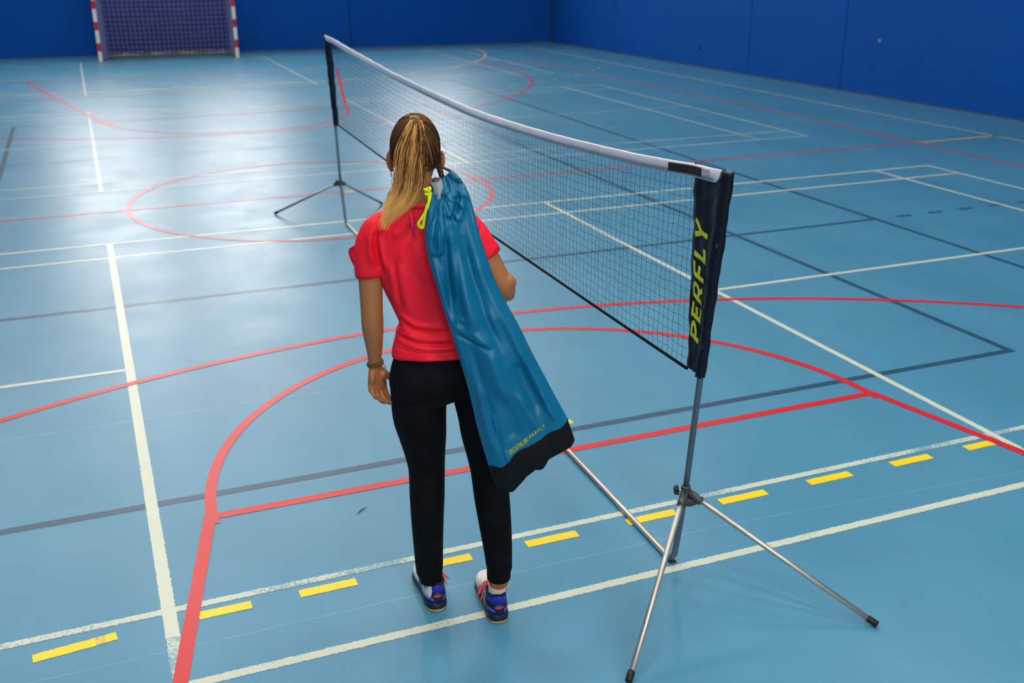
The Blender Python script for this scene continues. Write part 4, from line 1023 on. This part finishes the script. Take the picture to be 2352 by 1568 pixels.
for k, (ex, ey) in enumerate(((974, 505), (980, 540), (989, 552), (998, 560), (1007, 566), (1017, 556), (1027, 530), (1039, 518), (1054, 505), (1070, 478))):
    e = np.array((ex, ey), float); a = G+(e-G)/np.linalg.norm(e-G)*np.array((20, 6))
    BF.append((px([a, (a*.5+e*.5), e], Y+.07), .0050, .0052)); e2 = e+np.array((6, -3)); a2 = G+(e2-G)/np.linalg.norm(e2-G)*np.array((20, 6))
    BF.append((px([a2, (a2*.55+e2*.45)], Y+.07), .0036, -.0048))
BF.append((px([(992, 448), (1003, 455), (1016, 455), (1026, 446), (1030, 430), (1026, 408)], Y+.08), .006, -.007))     # channel of the draw cord
FOLD = 1.7
v = folds(v, n, BF)
cxv = (v[:, 0]-np.repeat(SB[:, 0], NP))/np.repeat(SB[:, 3], NP); tv = np.repeat(np.linspace(0, 1, NB), NP)
def sag(c): return .020*np.exp(-((c+.72)/.20)**2)+.004*np.sin(c*9)
SAGD = np.array((.35, 0, -.94)); v += (sstep(.86, 1, tv)*sag(cxv))[:, None]*SAGD
setv(me, v)
bb = link('bag_body', me, M['bag'], bag)
KBB = bkeys(BB); SBB = spline(KBB, 16); rings = []
VB = v.reshape(NB, NP, 3) if len(v) == NB*NP else None
for i in range(16):
    q = SBB[i]; u = i/15; ring = []
    for j in range(NP):
        ph = 2*math.pi*j/NP; c, s = math.cos(ph), math.sin(ph); cx = math.copysign(abs(c)**.82, c); sy = math.copysign(abs(s)**.82, s)
        wv_ = u*(.006*math.sin(cx*7+1.0)+.003*math.sin(cx*13)) if True else 0
        dn = np.array((.3, 0, -1.0)); dn /= np.linalg.norm(dn)
        p = q[:3]+q[3:6]*cx+np.array((0, 1, 0))*sy*q[6]*(1+.02)+dn*wv_+SAGD*sag(cx)*(1+.35*u)
        p0 = VB[-1, j]; e = sstep(.0, .5, u); out = np.array((cx*.0008, sy*.0012, 0))
        ring.append((p0+(SBB[i][:3]-SBB[0][:3])+out)*(1-e)+p*e)
    rings.append(ring)
last = np.array(rings[-1]); cc = last.mean(0); rings.append([cc+(q-cc)*.93+np.array((.003, 0, -.008)) for q in last]); rings.append([cc+(q-cc)*.5+np.array((.003, 0, -.010)) for q in last])
mesh('bag_base', *loft(rings), M['bag_black'], bag)
# print near the base: wordmark, thin bar, wordmark
def on_bag(px_, off):
    """nearest camera-side surface point to a photo position, nudged outwards"""
    tgt = pl(px_[0], px_[1], -.28); d = (VB[:, :, 0]-tgt[0])**2+(VB[:, :, 2]-tgt[2])**2+(VB[:, :, 1] > SB[:, 1][:, None])*1.0
    i, j = np.unravel_index(np.argmin(d), d.shape)
    w = 1/(d+1e-6)**1.5; w[d > .0003] = 0
    return np.array((tgt[0], (VB[:, :, 1]*w).sum()/w.sum()-off, tgt[2]))
for txt, a, b, cap, w, sh_, lw in (('DECATHLON', (1172, 1046), (1213, 1015), 10.5, .2, .25, {}), ('PERFLY', (1218, 1008), (1253, 983), 8.0, .22, .2, {})):
    V_, F_, w_ = text_mesh(txt, w, .04 if txt[0] == 'D' else .42, sh_)
    a = np.array(a, float); b = np.array(b, float); ex = (b-a); L_ = np.linalg.norm(ex); ex /= L_; ey = np.array((ex[1], -ex[0]))
    letters([on_bag(a+ex*L_*x/w_+ey*cap*y, .0016) for x, y in V_], F_, 'print', bag, 'small lime printed capital letter')
mesh('print_bar', [on_bag(q, .0016) for q in ((1214, 1013.5), (1214.7, 1013), (1212.5, 1003), (1211.8, 1003.5))], [(0, 1, 2, 3)], M['print'], bag, smooth=False)
# strap from the bag over the shoulder to the hand
SP = [pl(1052, 420, -.12), pl(1040, 398, -.10), pl(1025, 388, -.06), pl(1008, 382, -.01), np.array((-.018, .06, 1.645)), np.array((-.005, .13, 1.58)), np.array((.012, .19, 1.50)), np.array((.02, .215, 1.42)), np.array((.03, .20, 1.34))]
mesh('strap', *tube(spline(SP, 40), [(.0022, .0095)]*40, 8, ref=(.3, -.5, .8)), M['strap'], bag)
# neon draw cord: knot, cord lock and hanging loop
yk = -.185
mesh('cord_lock', *ellipsoid(pl(992, 431, yk+.01), (.007, .007, .010), 12, 10), M['strap'], bag)
kc = pl(983, 439, yk)
kn = MB(); kp = [kc+np.array((.0085*math.sin(2*t)+.002*math.cos(3*t), .006*math.cos(3*t), .0085*math.cos(t)+.003*math.sin(4*t))) for t in np.linspace(0, 2*math.pi, 40)]
kn.add(*tube(kp, .0036, 7, cap=False)); kn.obj('cord_knot', M['neon'], bag)
c1 = [pl(983, 446, yk), pl(984, 462, yk-.012), pl(979, 480, yk-.016), pl(968, 500, yk-.018), pl(960, 512, yk-.018), pl(962, 520, yk-.018), pl(969, 525, yk-.018), pl(971, 515, yk-.018), pl(974, 495, yk-.018), pl(979, 475, yk-.016), pl(985, 460, yk-.012), pl(986, 446, yk)]
mesh('draw_cord', *tube(spline(c1, 50), .0026, 8), M['neon'], bag)
mesh('draw_cord', *tube(spline([np.array(q)+np.array((.0045, -.003, .003)) for q in c1], 50), .0024, 8), M['neon'], bag)
# grey tube end standing in the mouth of the bag
tp, tb = pl(1001, 413, -.176), pl(1009, 448, -.172); ax = (tb-tp)/np.linalg.norm(tb-tp); tb2 = tp+ax*.16+np.array((.0, .035, 0))
tg = empty('grey_tube', PO, -PA, label='end of a hollow grey tube sticking out of the teal bag\'s gathered mouth', cat='tube')
rings = []; ax = (tb2-tp)/np.linalg.norm(tb2-tp)
P_, T_, A_, B_ = frames([tp, tb2])
for p, r in ((tb2, .0165), (tp, .0165), (tp, .0150), (tp+ax*.06, .0150)):
    rings.append([p+A_[0]*r*math.cos(t)+B_[0]*r*math.sin(t) for t in np.linspace(0, 2*math.pi, 25)[:-1]])
mesh('tube_wall', *loft(rings[:3], cap=False), M['tube_grey'], tg); mesh('tube_bore', *loft(rings[2:], cap=True), M['tube_in'], tg)
